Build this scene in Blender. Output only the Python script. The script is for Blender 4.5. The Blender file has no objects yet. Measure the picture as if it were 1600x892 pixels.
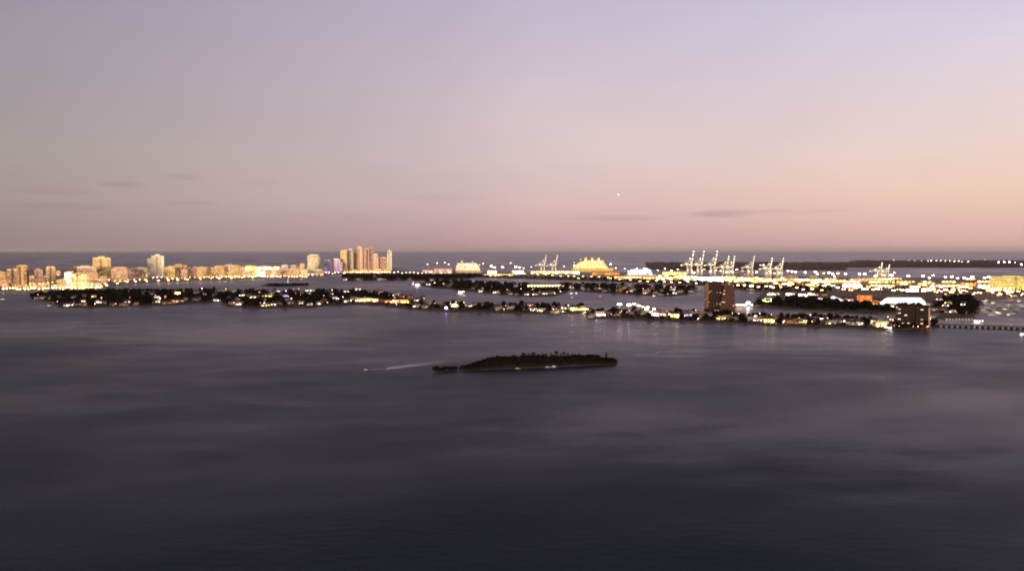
import bpy, math, random
from mathutils import Vector, Matrix, noise
random.seed(7)
SC = bpy.context.scene
COL = SC.collection
R = math.radians
PI = math.pi
# ------------------------------------------------------------------ camera
CH = 120.0                      # eye height above the water
F = 1386.0                      # focal length in pixels of the 1600 px photograph
PITCH = math.atan(54.0 / F)
cam = bpy.data.cameras.new('camera')
cam.sensor_width = 36.0
cam.lens = 36.0 * F / 1600.0
cam.clip_start = 1.0
cam.clip_end = 900000.0
co = bpy.data.objects.new('camera', cam)
COL.objects.link(co)
co.location = (0, 0, CH)
co.rotation_euler = (PI / 2 - PITCH, 0, 0)
SC.camera = co
cp, sp = math.cos(PITCH), math.sin(PITCH)
# ------------------------------------------------------------------ render look
SC.view_settings.view_transform = 'Standard'
SC.view_settings.look = 'None'
SC.view_settings.gamma = 1.0
SC.view_settings.exposure = 0.0
SC.view_settings.use_curve_mapping = False
SC.render.engine = 'CYCLES'
SC.cycles.use_denoising = True
SC.cycles.max_bounces = 4
SC.cycles.diffuse_bounces = 2
SC.cycles.glossy_bounces = 3
SC.cycles.transparent_max_bounces = 6
SC.cycles.sample_clamp_indirect = 4.0
SC.cycles.caustics_reflective = False
SC.cycles.caustics_refractive = False
SC.cycles.filter_width = 1.9
SC.cycles.use_fast_gi = False


def lin(r, g, b):
    f = lambda c: (c / 255 / 12.92) if c / 255 <= 0.04045 else ((c / 255 + 0.055) / 1.055) ** 2.4
    return (f(r), f(g), f(b), 1.0)


# ------------------------------------------------------------------ world: dusk sky
SUN_EL, SUN_AZ = R(2.0), R(188.0)     # afterglow low behind the camera
w = bpy.data.worlds.new('World')
SC.world = w
w.use_nodes = True
nt = w.node_tree
nt.nodes.clear()


class NT:
    def __init__(s, t):
        s.t = t

    def n(s, kind, **kw):
        x = s.t.nodes.new(kind)
        for k, v in kw.items():
            setattr(x, k, v)
        return x

    def link(s, a, b):
        s.t.links.new(a, b)

    def math(s, op, a, b=None, clamp=False):
        x = s.n('ShaderNodeMath', operation=op, use_clamp=clamp)
        for i, v in enumerate((a, b)):
            if v is None:
                continue
            if isinstance(v, (int, float)):
                x.inputs[i].default_value = v
            else:
                s.link(v, x.inputs[i])
        return x.outputs[0]

    def ramp(s, fac, stops, interp='LINEAR'):
        x = s.n('ShaderNodeValToRGB')
        x.color_ramp.interpolation = interp
        e = x.color_ramp.elements
        while len(e) < len(stops):
            e.new(0.5)
        for q, (p, c) in zip(e, stops):
            q.position = p
            q.color = c
        s.link(fac, x.inputs[0])
        return x.outputs[0]

    def mix(s, f, a, b, typ='MIX'):
        x = s.n('ShaderNodeMix', data_type='RGBA', blend_type=typ)
        for i, v in ((0, f), (6, a), (7, b)):
            if isinstance(v, (int, float)):
                x.inputs[i].default_value = v
            elif isinstance(v, tuple):
                x.inputs[i].default_value = v
            else:
                s.link(v, x.inputs[i])
        return x.outputs[2]


W = NT(nt)
tc = W.n('ShaderNodeTexCoord')
sep = W.n('ShaderNodeSeparateXYZ')
W.link(tc.outputs['Generated'], sep.inputs[0])
X, Y, Z = sep.outputs
zz = W.math('MAXIMUM', Z, 0.0)
az = W.math('ARCTAN2', X, Y)           # 0 straight ahead, positive to the right
# elevation ramps (position = sin(elevation) / 0.5)
def P_(y):
    e = math.atan((392 - y) / F)
    return math.sin(e) / 0.5
zen = (0.085, 0.09, 0.125, 1)
def sky_ramp(cols):
    st = [(P_(y), lin(*c)) for y, c in cols]
    st += [(0.74, tuple(0.55 * a + 0.45 * b for a, b in zip(st[-1][1], zen))), (1.0, zen)]
    return W.ramp(W.math('MULTIPLY', zz, 2.0), st, 'EASE' if False else 'LINEAR')
rl = sky_ramp([(392, (146, 125, 130)), (365, (156, 136, 141)), (320, (168, 150, 151)), (250, (168, 158, 156)), (130, (164, 155, 165)), (0, (154, 145, 162))])
rc = sky_ramp([(392, (190, 154, 160)), (365, (204, 168, 172)), (320, (218, 187, 188)), (250, (219, 197, 201)), (130, (207, 192, 203)), (0, (196, 185, 205))])
rr = sky_ramp([(392, (212, 170, 168)), (365, (228, 186, 176)), (310, (241, 207, 188)), (235, (242, 217, 209)), (120, (226, 214, 226)), (0, (208, 205, 228))])
fl = W.n('ShaderNodeMapRange', interpolation_type='LINEAR'); W.link(az, fl.inputs[0])
fl.inputs[1].default_value = R(-30); fl.inputs[2].default_value = R(2)
fr = W.n('ShaderNodeMapRange', interpolation_type='LINEAR'); W.link(az, fr.inputs[0])
fr.inputs[1].default_value = R(-4); fr.inputs[2].default_value = R(30)
sky = W.mix(fr.outputs[0], W.mix(fl.outputs[0], rl, rc), rr)
# thin streaks of cloud low above the sea
cv = W.n('ShaderNodeCombineXYZ')
W.link(W.math('ADD', W.math('MULTIPLY', az, 7.0), 4.3), cv.inputs[0])
W.link(W.math('MULTIPLY', Z, 75.0), cv.inputs[1])
cn = W.n('ShaderNodeTexNoise'); cn.inputs['Scale'].default_value = 1.6; cn.inputs['Detail'].default_value = 4.0
W.link(cv.outputs[0], cn.inputs['Vector'])
tot = None
for px_, py_, wx_, wy_, k_ in [(88, 298, 60, 8, 1), (195, 289, 38, 6, .9), (290, 277, 30, 6, .7), (105, 323, 75, 7, .8), (300, 318, 55, 5, .6), (410, 287, 40, 7, .35), (960, 341, 110, 6, .7), (1130, 334, 52, 8, 1), (1080, 337, 60, 5, .6),
                               (1225, 331, 70, 5, .7), (1300, 328, 45, 4, .5), (700, 310, 90, 9, .25), (500, 340, 130, 8, .25)]:
    ax = math.atan((px_ - 800) / F)
    ez = math.sin(math.atan((392 - py_) / F * math.cos(ax)))
    dx = W.math('DIVIDE', W.math('SUBTRACT', az, ax), wx_ / F)
    dy = W.math('DIVIDE', W.math('SUBTRACT', Z, ez), wy_ / F)
    q_ = W.math('SUBTRACT', 1.0, W.math('ADD', W.math('MULTIPLY', dx, dx), W.math('MULTIPLY', dy, dy)), True)
    q_ = W.math('MULTIPLY', q_, k_)
    tot = q_ if tot is None else W.math('ADD', tot, q_)
cm = W.ramp(cn.outputs[0], [(0.28, (0, 0, 0, 1)), (0.52, (1, 1, 1, 1))])
cf = W.math('MULTIPLY', W.math('MULTIPLY', cm, tot), 0.26, True)
sky = W.mix(cf, sky, (0.22, 0.16, 0.20, 1))
# broad soft unevenness of the air
bn = W.n('ShaderNodeTexNoise'); bn.inputs['Scale'].default_value = 3.2; bn.inputs['Detail'].default_value = 3.0
bm_ = W.n('ShaderNodeMapping'); bm_.inputs['Scale'].default_value = (1, 1, 3.0)
W.link(tc.outputs['Generated'], bm_.inputs[0]); W.link(bm_.outputs[0], bn.inputs['Vector'])
bf = W.ramp(bn.outputs[0], [(0.3, (0.965, 0.965, 0.975, 1)), (0.7, (1.035, 1.03, 1.02, 1))])
sky = W.mix(1.0, sky, bf, 'MULTIPLY')
bg = W.n('ShaderNodeBackground'); W.link(sky, bg.inputs[0]); bg.inputs[1].default_value = 0.97
ns = W.n('ShaderNodeTexSky', sky_type='NISHITA')
ns.sun_disc = False
ns.sun_elevation = SUN_EL
ns.sun_rotation = SUN_AZ
bg2 = W.n('ShaderNodeBackground'); W.link(ns.outputs[0], bg2.inputs[0]); bg2.inputs[1].default_value = 0.0015
ad = W.n('ShaderNodeAddShader'); W.link(bg.outputs[0], ad.inputs[0]); W.link(bg2.outputs[0], ad.inputs[1])
out = W.n('ShaderNodeOutputWorld'); W.link(ad.outputs[0], out.inputs[0])
# ------------------------------------------------------------------ sun: the last warm light from behind
sl = bpy.data.lights.new('sun', 'SUN')
sl.energy = 4.8
sl.angle = R(10)
sl.color = (1.0, 0.75, 0.48)
so = bpy.data.objects.new('sun', sl)
COL.objects.link(so)
sdir = Vector((math.sin(SUN_AZ) * math.cos(SUN_EL), math.cos(SUN_AZ) * math.cos(SUN_EL), math.sin(SUN_EL)))
so.rotation_euler = sdir.to_track_quat('Z', 'Y').to_euler()
so.location = (0, -50, 300)

# ------------------------------------------------------------------ helpers
def P(px, py, z=0.0):
    u = (px - 800) / F
    v = (446 - py) / F
    d = Vector((u, cp + v * sp, v * cp - sp))
    t = (z - CH) / d.z
    return Vector((u * t, d.y * t, z))


def S(px, py):                    # metres per photo pixel at that ground point
    p = P(px, py)
    return (p.y * cp + CH * sp) / F


def px_of(p):                     # back to photo pixels
    dy, dz = p[1], p[2] - CH
    dep = dy * cp - dz * sp
    up = dy * sp + dz * cp
    return 800 + F * p[0] / dep, 446 - F * up / dep


REG = []


def tag(o, label=None, cat=None, group=None, kind=None, px=None):
    if label:
        o['label'] = label
    if cat:
        o['category'] = cat
    if group:
        o['group'] = group
    if kind:
        o['kind'] = kind
    if label and px is not None:
        REG.append((o, label, px))
    return o


def empty(name, loc, rz=0.0, sc=1.0):
    o = bpy.data.objects.new(name, None)
    COL.objects.link(o)
    o.location = loc
    o.rotation_euler = (0, 0, rz)
    o.scale = (sc, sc, sc)
    o.empty_display_size = 1.0
    return o


class MB:
    def __init__(s):
        s.v, s.f, s.m = [], [], []

    def face(s, pts, m=0):
        b = len(s.v)
        s.v += [tuple(p) for p in pts]
        s.f.append(tuple(range(b, b + len(pts))))
        s.m.append(m)

    def prism(s, poly, z0, z1, m=0, top=True, bottom=False, grow=0.0):
        n = len(poly)
        b = len(s.v)
        cx = sum(p[0] for p in poly) / n
        cy = sum(p[1] for p in poly) / n
        for p in poly:
            s.v.append((p[0], p[1], z0))
        for p in poly:
            s.v.append((cx + (p[0] - cx) * (1 + grow), cy + (p[1] - cy) * (1 + grow), z1))
        for i in range(n):
            j = (i + 1) % n
            s.f.append((b + i, b + j, b + n + j, b + n + i)); s.m.append(m)
        if top:
            s.f.append(tuple(b + n + i for i in range(n))); s.m.append(m)
        if bottom:
            s.f.append(tuple(b + i for i in reversed(range(n)))); s.m.append(m)

    def box(s, x0, x1, y0, y1, z0, z1, m=0):
        s.prism([(x0, y0), (x1, y0), (x1, y1), (x0, y1)], z0, z1, m, True, True)

    def bar(s, a, b, r0, r1=None, n=6, m=0):
        a, b = Vector(a), Vector(b)
        r1 = r0 if r1 is None else r1
        q = (b - a).to_track_quat('Z', 'Y')
        k = len(s.v)
        for c, r in ((a, r0), (b, r1)):
            for i in range(n):
                t = 2 * PI * i / n
                s.v.append(tuple(c + q @ Vector((r * math.cos(t), r * math.sin(t), 0))))
        for i in range(n):
            j = (i + 1) % n
            s.f.append((k + i, k + j, k + n + j, k + n + i)); s.m.append(m)
        s.f.append(tuple(k + n + i for i in range(n))); s.m.append(m)
        s.f.append(tuple(k + i for i in reversed(range(n)))); s.m.append(m)

    def ball(s, c, r, nu=8, nv=5, m=0, jit=0.0, sz=1.0):
        k = len(s.v)
        for j in range(nv + 1):
            th = PI * j / nv
            for i in range(nu):
                a = 2 * PI * i / nu
                rr_ = r * (1 + random.uniform(-jit, jit))
                s.v.append((c[0] + rr_ * math.sin(th) * math.cos(a), c[1] + rr_ * math.sin(th) * math.sin(a), c[2] + rr_ * sz * math.cos(th)))
        for j in range(nv):
            for i in range(nu):
                i2 = (i + 1) % nu
                s.f.append((k + j * nu + i, k + (j + 1) * nu + i, k + (j + 1) * nu + i2, k + j * nu + i2)); s.m.append(m)

    def mesh(s, name, mats):
        me = bpy.data.meshes.new(name)
        me.from_pydata(s.v, [], s.f)
        for q in (mats if isinstance(mats, (list, tuple)) else [mats]):
            me.materials.append(q)
        if any(s.m):
            me.polygons.foreach_set('material_index', s.m)
        me.update()
        return me

    def build(s, name, mats, parent=None):
        return link(name, s.mesh(name, mats), parent)


def link(name, me, parent=None, color=None):
    o = bpy.data.objects.new(name, me)
    COL.objects.link(o)
    if parent:
        o.parent = parent
    if color:
        o.color = color
    return o


# ------------------------------------------------------------------ materials
def mat(name, col=(0.5, 0.5, 0.5), rough=0.8, var=0.15, scale=0.2, metal=0.0, objcol=False, bump=0.0, spec=0.3):
    m = bpy.data.materials.new(name)
    m.use_nodes = True
    t = NT(m.node_tree)
    p = m.node_tree.nodes['Principled BSDF']
    tcn = t.n('ShaderNodeTexCoord')
    nz = t.n('ShaderNodeTexNoise'); nz.inputs['Scale'].default_value = scale; nz.inputs['Detail'].default_value = 5
    t.link(tcn.outputs['Object'], nz.inputs['Vector'])
    f = t.ramp(nz.outputs[0], [(0.3, (1 - var,) * 3 + (1,)), (0.7, (1 + var,) * 3 + (1,))])
    if objcol:
        oi = t.n('ShaderNodeObjectInfo')
        c = t.mix(1.0, oi.outputs['Color'], f, 'MULTIPLY')
    else:
        c = t.mix(1.0, tuple(col) + (1,), f, 'MULTIPLY')
    t.link(c, p.inputs['Base Color'])
    p.inputs['Roughness'].default_value = rough
    p.inputs['Metallic'].default_value = metal
    p.inputs['Specular IOR Level'].default_value = spec
    if bump:
        b = t.n('ShaderNodeBump'); b.inputs['Strength'].default_value = bump
        t.link(nz.outputs[0], b.inputs['Height']); t.link(b.outputs[0], p.inputs['Normal'])
    return m


def glow_mat(name, k=20.0):
    """lamp glass: the colour and power of each lamp are its object colour and alpha"""
    m = bpy.data.materials.new(name)
    m.use_nodes = True
    t = NT(m.node_tree)
    m.node_tree.nodes.clear()
    oi = t.n('ShaderNodeObjectInfo')
    e = t.n('ShaderNodeEmission')
    t.link(oi.outputs['Color'], e.inputs[0])
    t.link(t.math('MULTIPLY', oi.outputs['Alpha'], k), e.inputs[1])
    o = t.n('ShaderNodeOutputMaterial')
    t.link(e.outputs[0], o.inputs[0])
    return m


def window_mat(name, cell=3.0, lit=0.4, k=6.0, base=(0.20, 0.155, 0.12, 1), rough=0.3):
    """dark glass divided in panes, a share of the panes lit from inside"""
    m = bpy.data.materials.new(name)
    m.use_nodes = True
    t = NT(m.node_tree)
    m.node_tree.nodes.clear()
    tcn = t.n('ShaderNodeTexCoord')
    sx = t.n('ShaderNodeSeparateXYZ'); t.link(tcn.outputs['Object'], sx.inputs[0])
    a = t.math('DIVIDE', t.math('ADD', sx.outputs[0], t.math('MULTIPLY', sx.outputs[1], 1.0)), cell)
    cx = t.math('FLOOR', a)
    fx = t.math('FRACT', a)
    oi = t.n('ShaderNodeObjectInfo')
    cb = t.n('ShaderNodeCombineXYZ')
    t.link(cx, cb.inputs[0]); t.link(t.math('FLOOR', t.math('MULTIPLY', oi.outputs['Random'], 997.0)), cb.inputs[1])
    wn = t.n('ShaderNodeTexWhiteNoise', noise_dimensions='2D'); t.link(cb.outputs[0], wn.inputs['Vector'])
    on = t.math('LESS_THAN', wn.outputs['Value'], lit)
    pane = t.math('GREATER_THAN', fx, 0.14)
    on = t.math('MULTIPLY', on, pane)
    sc_ = t.n('ShaderNodeSeparateXYZ'); t.link(wn.outputs['Color'], sc_.inputs[0])
    st = t.math('MULTIPLY', on, t.math('ADD', t.math('MULTIPLY', sc_.outputs[1], 1.3), 0.35))
    st = t.math('MULTIPLY', t.math('MULTIPLY', st, oi.outputs['Alpha']), k)
    p = t.n('ShaderNodeBsdfPrincipled')
    p.inputs['Base Color'].default_value = base
    p.inputs['Roughness'].default_value = rough
    p.inputs['Specular IOR Level'].default_value = 0.3
    hue = t.mix(sc_.outputs[2], oi.outputs['Color'], (1.0, 0.74, 0.46, 1))
    t.link(hue, p.inputs['Emission Color'])
    t.link(st, p.inputs['Emission Strength'])
    o = t.n('ShaderNodeOutputMaterial')
    t.link(p.outputs[0], o.inputs[0])
    return m


def water_mat():
    m = bpy.data.materials.new('bay_water')
    m.use_nodes = True
    t = NT(m.node_tree)
    m.node_tree.nodes.clear()
    tcn = t.n('ShaderNodeTexCoord')
    def nz(scale, sx, sy, det, rot=0.0):
        mp = t.n('ShaderNodeMapping'); mp.inputs['Scale'].default_value = (sx, sy, 1); mp.inputs['Rotation'].default_value = (0, 0, rot)
        t.link(tcn.outputs['Object'], mp.inputs[0])
        q = t.n('ShaderNodeTexNoise'); q.inputs['Scale'].default_value = scale; q.inputs['Detail'].default_value = det
        t.link(mp.outputs[0], q.inputs['Vector'])
        return q.outputs[0]
    big = nz(0.0024, 1.0, 0.9, 4, 0.6)      # wind lanes and slicks
    med = nz(0.016, 0.7, 1.4, 4, -0.1)
    pat = t.math('ADD', t.math('MULTIPLY', big, 0.75), t.math('MULTIPLY', med, 0.25))
    sg = t.n('ShaderNodeSeparateXYZ'); t.link(tcn.outputs['Object'], sg.inputs[0])
    warp = t.math('MULTIPLY', t.math('SUBTRACT', med, 0.5), 1.6)
    for gx, gy, rx, ry, k_ in ((260, 560, 210, 130, .10), (330, 700, 120, 60, .09), (130, 640, 170, 90, .07), (-90, 560, 90, 70, -.10), (-260, 640, 130, 40, -.07), (60, 430, 190, 60, -.09), (-300, 470, 150, 60, -.05), (420, 1150, 260, 140, .08), (-60, 1000, 200, 60, .06), (-420, 1250, 260, 160, .05)):
        ux = t.math('ADD', t.math('DIVIDE', t.math('SUBTRACT', sg.outputs[0], float(gx)), float(rx)), warp)
        uy = t.math('ADD', t.math('DIVIDE', t.math('SUBTRACT', t.math('SUBTRACT', sg.outputs[1], float(gy)), t.math('MULTIPLY', t.math('SUBTRACT', sg.outputs[0], float(gx)), .35)), float(ry)), warp)
        gq = t.math('SUBTRACT', 1.0, t.math('ADD', t.math('MULTIPLY', ux, ux), t.math('MULTIPLY', uy, uy)), True)
        pat = t.math('ADD', pat, t.math('MULTIPLY', gq, k_))
    amp = t.ramp(pat, [(0.34, (0.62,) * 3 + (1,)), (0.5, (0.79,) * 3 + (1,)), (0.66, (1.10,) * 3 + (1,))])
    rough = t.ramp(pat, [(0.38, (0.36,) * 3 + (1,)), (0.62, (0.23,) * 3 + (1,))])
    wav = nz(0.14, 0.7, 1.5, 5, 0.3)
    bp = t.n('ShaderNodeBump'); bp.inputs['Strength'].default_value = 0.25; bp.inputs['Distance'].default_value = 1.2
    t.link(wav, bp.inputs['Height'])
    fr_ = t.n('ShaderNodeFresnel'); fr_.inputs['IOR'].default_value = 1.33
    df = t.n('ShaderNodeBsdfDiffuse'); df.inputs['Color'].default_value = (0.011, 0.030, 0.034, 1)
    gl = t.n('ShaderNodeBsdfGlossy'); gl.inputs['Color'].default_value = (1.0, 0.93, 1.0, 1)
    t.link(rough, gl.inputs['Roughness'])
    t.link(bp.outputs[0], gl.inputs['Normal'])
    f = t.math('MULTIPLY', t.math('MULTIPLY', t.math('POWER', fr_.outputs[0], 1.25), amp), 0.57)
    mx = t.n('ShaderNodeMixShader')
    t.link(f, mx.inputs[0]); t.link(df.outputs[0], mx.inputs[1]); t.link(gl.outputs[0], mx.inputs[2])
    o = t.n('ShaderNodeOutputMaterial'); t.link(mx.outputs[0], o.inputs[0])
    return m


M = {}
M['wall'] = mat('painted_stucco', objcol=True, var=0.12, scale=0.12, spec=0.06, rough=0.95)
M['roof'] = mat('flat_roofing', (0.30, 0.24, 0.19), 0.9)
M['tile'] = mat('clay_roof_tile', (0.07, 0.034, 0.026), 0.8, 0.3, 0.8)
M['slab'] = mat('balcony_concrete', objcol=True, var=0.08, spec=0.06, rough=0.95)
M['steel'] = mat('galvanised_steel', (0.30, 0.30, 0.31), 0.5, 0.1, 1.0, 0.6)
M['white'] = mat('white_paint', (0.78, 0.77, 0.74), 0.45, 0.08, 0.5)
M['crane'] = mat('crane_paint', (0.74, 0.72, 0.68), 0.5, 0.12, 0.3)
M['dark'] = mat('dark_paint', (0.05, 0.05, 0.06), 0.5)
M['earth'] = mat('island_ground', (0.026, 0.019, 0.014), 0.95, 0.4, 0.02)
M['soil'] = mat('garden_soil', (0.060, 0.031, 0.022), 0.95, 0.5, 0.03)
M['dry'] = mat('dry_ground', (0.17, 0.105, 0.075), 0.95, 0.5, 0.03)
M['sand'] = mat('pale_sand', (0.30, 0.28, 0.27), 0.95, 0.25, 0.08)
M['concrete'] = mat('port_concrete', (0.42, 0.35, 0.27), 0.9, 0.3, 0.012)
M['asphalt'] = mat('asphalt', (0.06, 0.058, 0.056), 0.9, 0.2, 0.1)
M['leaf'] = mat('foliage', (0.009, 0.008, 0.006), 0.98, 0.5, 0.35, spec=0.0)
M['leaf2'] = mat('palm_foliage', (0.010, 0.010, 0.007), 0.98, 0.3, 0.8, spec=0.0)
M['hazed_leaf'] = mat('hazed_foliage', (0.14, 0.09, 0.10), 0.95, 0.3, 0.02, spec=0.05)  # paler purple tint puts the distance haze into the leaf colour
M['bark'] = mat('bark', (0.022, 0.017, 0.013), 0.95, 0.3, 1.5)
M['glow'] = glow_mat('lamp_glass', 40.0)
M['win'] = window_mat('tower_glazing', 3.2, 0.42, 1.0)
M['few'] = window_mat('dark_tower_glazing', 4.6, 0.12, 2.6, (0.02, 0.012, 0.010, 1), 0.7)
M['winb'] = window_mat('busy_glazing', 3.6, 0.8, 2.0)
M['house_win'] = glow_mat('lit_house_glass', 6.0)
M['box'] = mat('container_paint', objcol=True, var=0.1, scale=0.5, rough=0.6)
M['hull'] = mat('boat_hull', objcol=True, var=0.05, scale=0.3, rough=0.35)
M['canvas'] = glow_mat('backlit_canvas', 1.0)
M['water'] = water_mat()

WARM = (1.0, 0.48, 0.17)
GOLD = (1.0, 0.60, 0.17)
AMB = (1.0, 0.33, 0.07)
CREAM = (1.0, 0.78, 0.46)
WHT = (1.0, 0.86, 0.74)
COOL = (0.82, 0.95, 1.0)
VIO = (0.55, 0.45, 1.0)
PNK = (1.0, 0.66, 0.60)
ORG = (1.0, 0.30, 0.05)
YEL = (1.0, 0.80, 0.16)
RED = (1.0, 0.12, 0.04)
CN = {'w': (WHT, 'white'), 'a': (AMB, 'amber'), 'g': (GOLD, 'golden'), 'c': (CREAM, 'cream'), 'p': (PNK, 'pink'), 'o': (ORG, 'orange'),
      'y': (YEL, 'yellow'), 'v': (VIO, 'violet'), 'k': (COOL, 'cool white'), 'd': (WARM, 'warm'), 'r': (RED, 'red')}

# ------------------------------------------------------------------ setting: water and land
wb = MB()
H_ = 260000
wb.face([(-H_, -3000, 0), (H_, -3000, 0), (H_, H_, 0), (-H_, H_, 0)])
tag(wb.build('water', M['water']), kind='structure')

LANDS = {}


def land(key, poly, m, z=1.6, name='island'):
    """poly in photo pixels, turned into ground points; a bank rises from under the water"""
    pts = [P(x, y, z) for x, y in poly]
    # subdivide and roughen the shoreline
    out_ = []
    n = len(pts)
    for i in range(n):
        a, b = pts[i], pts[(i + 1) % n]
        L = (b - a).length
        k = max(1, min(40, int(L / 30)))
        nrm = Vector((-(b - a).y, (b - a).x, 0)).normalized()
        for j in range(k):
            q = a.lerp(b, j / k)
            if j:
                q = q + nrm * (random.uniform(-1, 1) * min(6, L / k * 0.18))
            out_.append((q.x, q.y))
    # orientation
    ar = sum(out_[i][0] * out_[(i + 1) % len(out_)][1] - out_[(i + 1) % len(out_)][0] * out_[i][1] for i in range(len(out_)))
    if ar < 0:
        out_.reverse()
    b_ = MB()
    b_.prism(out_, -1.0, z, 0, True, False, -0.004)
    o = tag(b_.build(name, m), kind='structure')
    LANDS[key] = (out_, z)
    return o


def inside(poly, x, y):
    c = False
    n = len(poly)
    j = n - 1
    for i in range(n):
        xi, yi = poly[i]
        xj, yj = poly[j]
        if (yi > y) != (yj > y) and x < (xj - xi) * (y - yi) / (yj - yi) + xi:
            c = not c
        j = i
    return c


land('beach', [(-40, 457), (0, 456), (45, 456), (100, 453), (150, 451), (175, 446), (200, 443), (240, 440.5), (300, 438), (400, 435.3), (440, 433), (480, 431.5), (500, 430), (545, 428.6), (600, 427.8), (640, 427),
               (640, 423.5), (620, 420.5), (500, 419.5), (300, 420), (100, 420), (-40, 420)], M['concrete'], name='beach_land')
land('A', [(48, 463), (56, 468), (75, 472), (98, 480), (150, 479.5), (200, 478), (250, 476.5), (300, 473.5), (345, 470.5), (356, 479), (400, 481.5), (430, 480.5), (480, 480.5), (510, 477), (560, 475), (600, 477), (645, 482.5), (700, 486),
           (780, 488), (850, 489.5), (905, 488.5), (918, 485), (905, 480), (860, 479), (800, 478), (720, 476), (680, 475), (655, 469), (600, 460), (560, 456), (500, 455), (440, 456), (400, 457), (350, 454), (300, 455), (240, 456), (175, 456), (100, 458), (60, 459)], M['soil'])
land('islet', [(408, 446.5), (430, 447.5), (482, 446), (480, 444.5), (430, 445)], M['earth'], 1.2)
land('B', [(533, 433), (545, 438.5), (600, 438.7), (650, 437.7), (700, 437.7), (735, 434.5), (750, 432), (750, 430.5), (650, 430.5), (540, 431)], M['soil'])
land('C', [(638, 444), (665, 447.5), (700, 451), (750, 456.5), (800, 461), (830, 463), (868, 462), (885, 456), (885, 450), (850, 447), (800, 445), (740, 442), (690, 439.5), (650, 441)], M['soil'])
land('E', [(878, 452), (920, 455.5), (960, 458.5), (1000, 460.5), (1040, 462), (1070, 460), (1088, 454), (1084, 450.5), (1000, 448), (900, 446), (872, 446)], M['soil'])
land('cause', [(745, 433.5), (800, 434.8), (850, 436.5), (950, 439.8), (1100, 446), (1150, 453), (1200, 456.5), (1300, 459), (1300, 448), (1100, 440.5), (1000, 436.5), (745, 431.2)], M['dry'], 1.8, 'causeway_bank')
land('port', [(650, 428.7), (700, 429.5), (756, 431.5), (800, 433), (950, 437), (1100, 441.5), (1200, 446), (1320, 450), (1560, 453), (1640, 452), (1640, 434), (1400, 434), (1310, 433), (1230, 430.5), (1030, 427), (830, 424.8), (650, 425.2)], M['concrete'], 2.2, 'port_land')
land('F', [(1177, 476), (1200, 481.5), (1280, 486.5), (1400, 490.5), (1450, 493), (1475, 498), (1522, 497), (1531, 480), (1541, 468), (1640, 464), (1640, 454), (1330, 449.5), (1200, 452), (1186, 462)], M['dry'], 1.7)
land('G', [(914, 489), (920, 495.5), (950, 497), (1000, 499), (1050, 500.7), (1100, 502.5), (1150, 504.5), (1200, 507), (1250, 509.5), (1300, 511), (1340, 512.5), (1372, 514), (1392, 515), (1440, 512.5), (1462, 510), (1466, 506),
           (1430, 503.5), (1400, 503), (1350, 500.5), (1300, 497), (1250, 496.5), (1200, 495.5), (1150, 493), (1100, 489.5), (1050, 488), (1000, 487), (960, 487), (925, 488)], M['soil'])
land('V', [(1010, 421), (1100, 421.5), (1320, 422), (1322, 419.5), (1300, 417.5), (1600, 418), (1700, 418), (1700, 407.5), (1340, 407.5), (1320, 410.5), (1010, 410.5)], M['earth'], 2.0, 'far_island')
land('P', [(716, 577), (735, 578), (760, 576.8), (800, 575.2), (850, 573), (900, 571), (935, 569.2), (955, 568.8), (965, 566.5), (966, 563.5), (930, 562.5), (880, 564), (800, 568), (745, 572), (717, 574.5)], M['earth'], 0.7)
land('p2', [(677, 580.5), (700, 581.5), (715, 579.5), (714, 577.5), (690, 578)], M['earth'], 0.3, 'islet')

# causeway road with kerbs and a median
def ribbon(name, pts, wd, m, z, kind='structure'):
    b_ = MB()
    ws = [P(x, y, z) for x, y in pts]
    for i in range(len(ws) - 1):
        a, c = ws[i], ws[i + 1]
        nrm = Vector((-(c - a).y, (c - a).x, 0)).normalized() * wd / 2
        b_.face([a - nrm, c - nrm, c + nrm, a + nrm])
    return tag(b_.build(name, m), kind=kind)


CW = [(745, 432.4), (800, 433.4), (950, 437.8), (1100, 443), (1150, 446.5), (1300, 452), (1460, 459), (1640, 461.5)]
ribbon('beach', [(750, 576.6), (800, 574.7), (850, 572.5), (900, 570.5), (936, 568.6)], 3.4, M['sand'], .9)
ribbon('causeway_road', CW, 34, M['asphalt'], 2.6)
ribbon('causeway_kerb', CW, 3, M['concrete'], 2.9)

# ------------------------------------------------------------------ trees
def crown_mesh(nm, rad, hz, nleaf, leaf, seed, core=True):
    random.seed(seed)
    b_ = MB()
    lobes = [(Vector((random.uniform(-.45, .45) * rad, random.uniform(-.45, .45) * rad, hz * random.uniform(.35, .75))), rad * random.uniform(.42, .62)) for _ in range(7)]
    if core:
        for c, r in lobes[:5]:
            b_.ball(c, r * 0.78, 7, 5, 0, 0.18, 0.8)
    for _ in range(nleaf):
        c, r = random.choice(lobes)
        d = Vector((random.gauss(0, 1), random.gauss(0, 1), random.gauss(0.1, 1))).normalized()
        p = c + Vector((d.x, d.y, d.z * 0.8)) * r * random.uniform(0.75, 1.12)
        u = Vector((random.gauss(0, 1), random.gauss(0, 1), random.gauss(0, 1))).normalized()
        v = u.cross(d).normalized() if abs(u.dot(d)) < .95 else u.orthogonal()
        s_ = leaf * random.uniform(.6, 1.25)
        b_.face([p - u * s_, p - v * s_ * .7, p + u * s_, p + v * s_ * .8])
    return b_


def trunk_mb(h, r):
    b_ = MB()
    b_.bar((0, 0, -0.6), (0.1, 0.05, h * .45), r, r * .7, 7)
    for k in range(4):
        a = k * PI / 2 + 0.4
        b_.bar((0.1, 0.05, h * .40), (math.cos(a) * h * .22, math.sin(a) * h * .22, h * .72), r * .5, r * .2, 5)
    return b_


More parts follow.
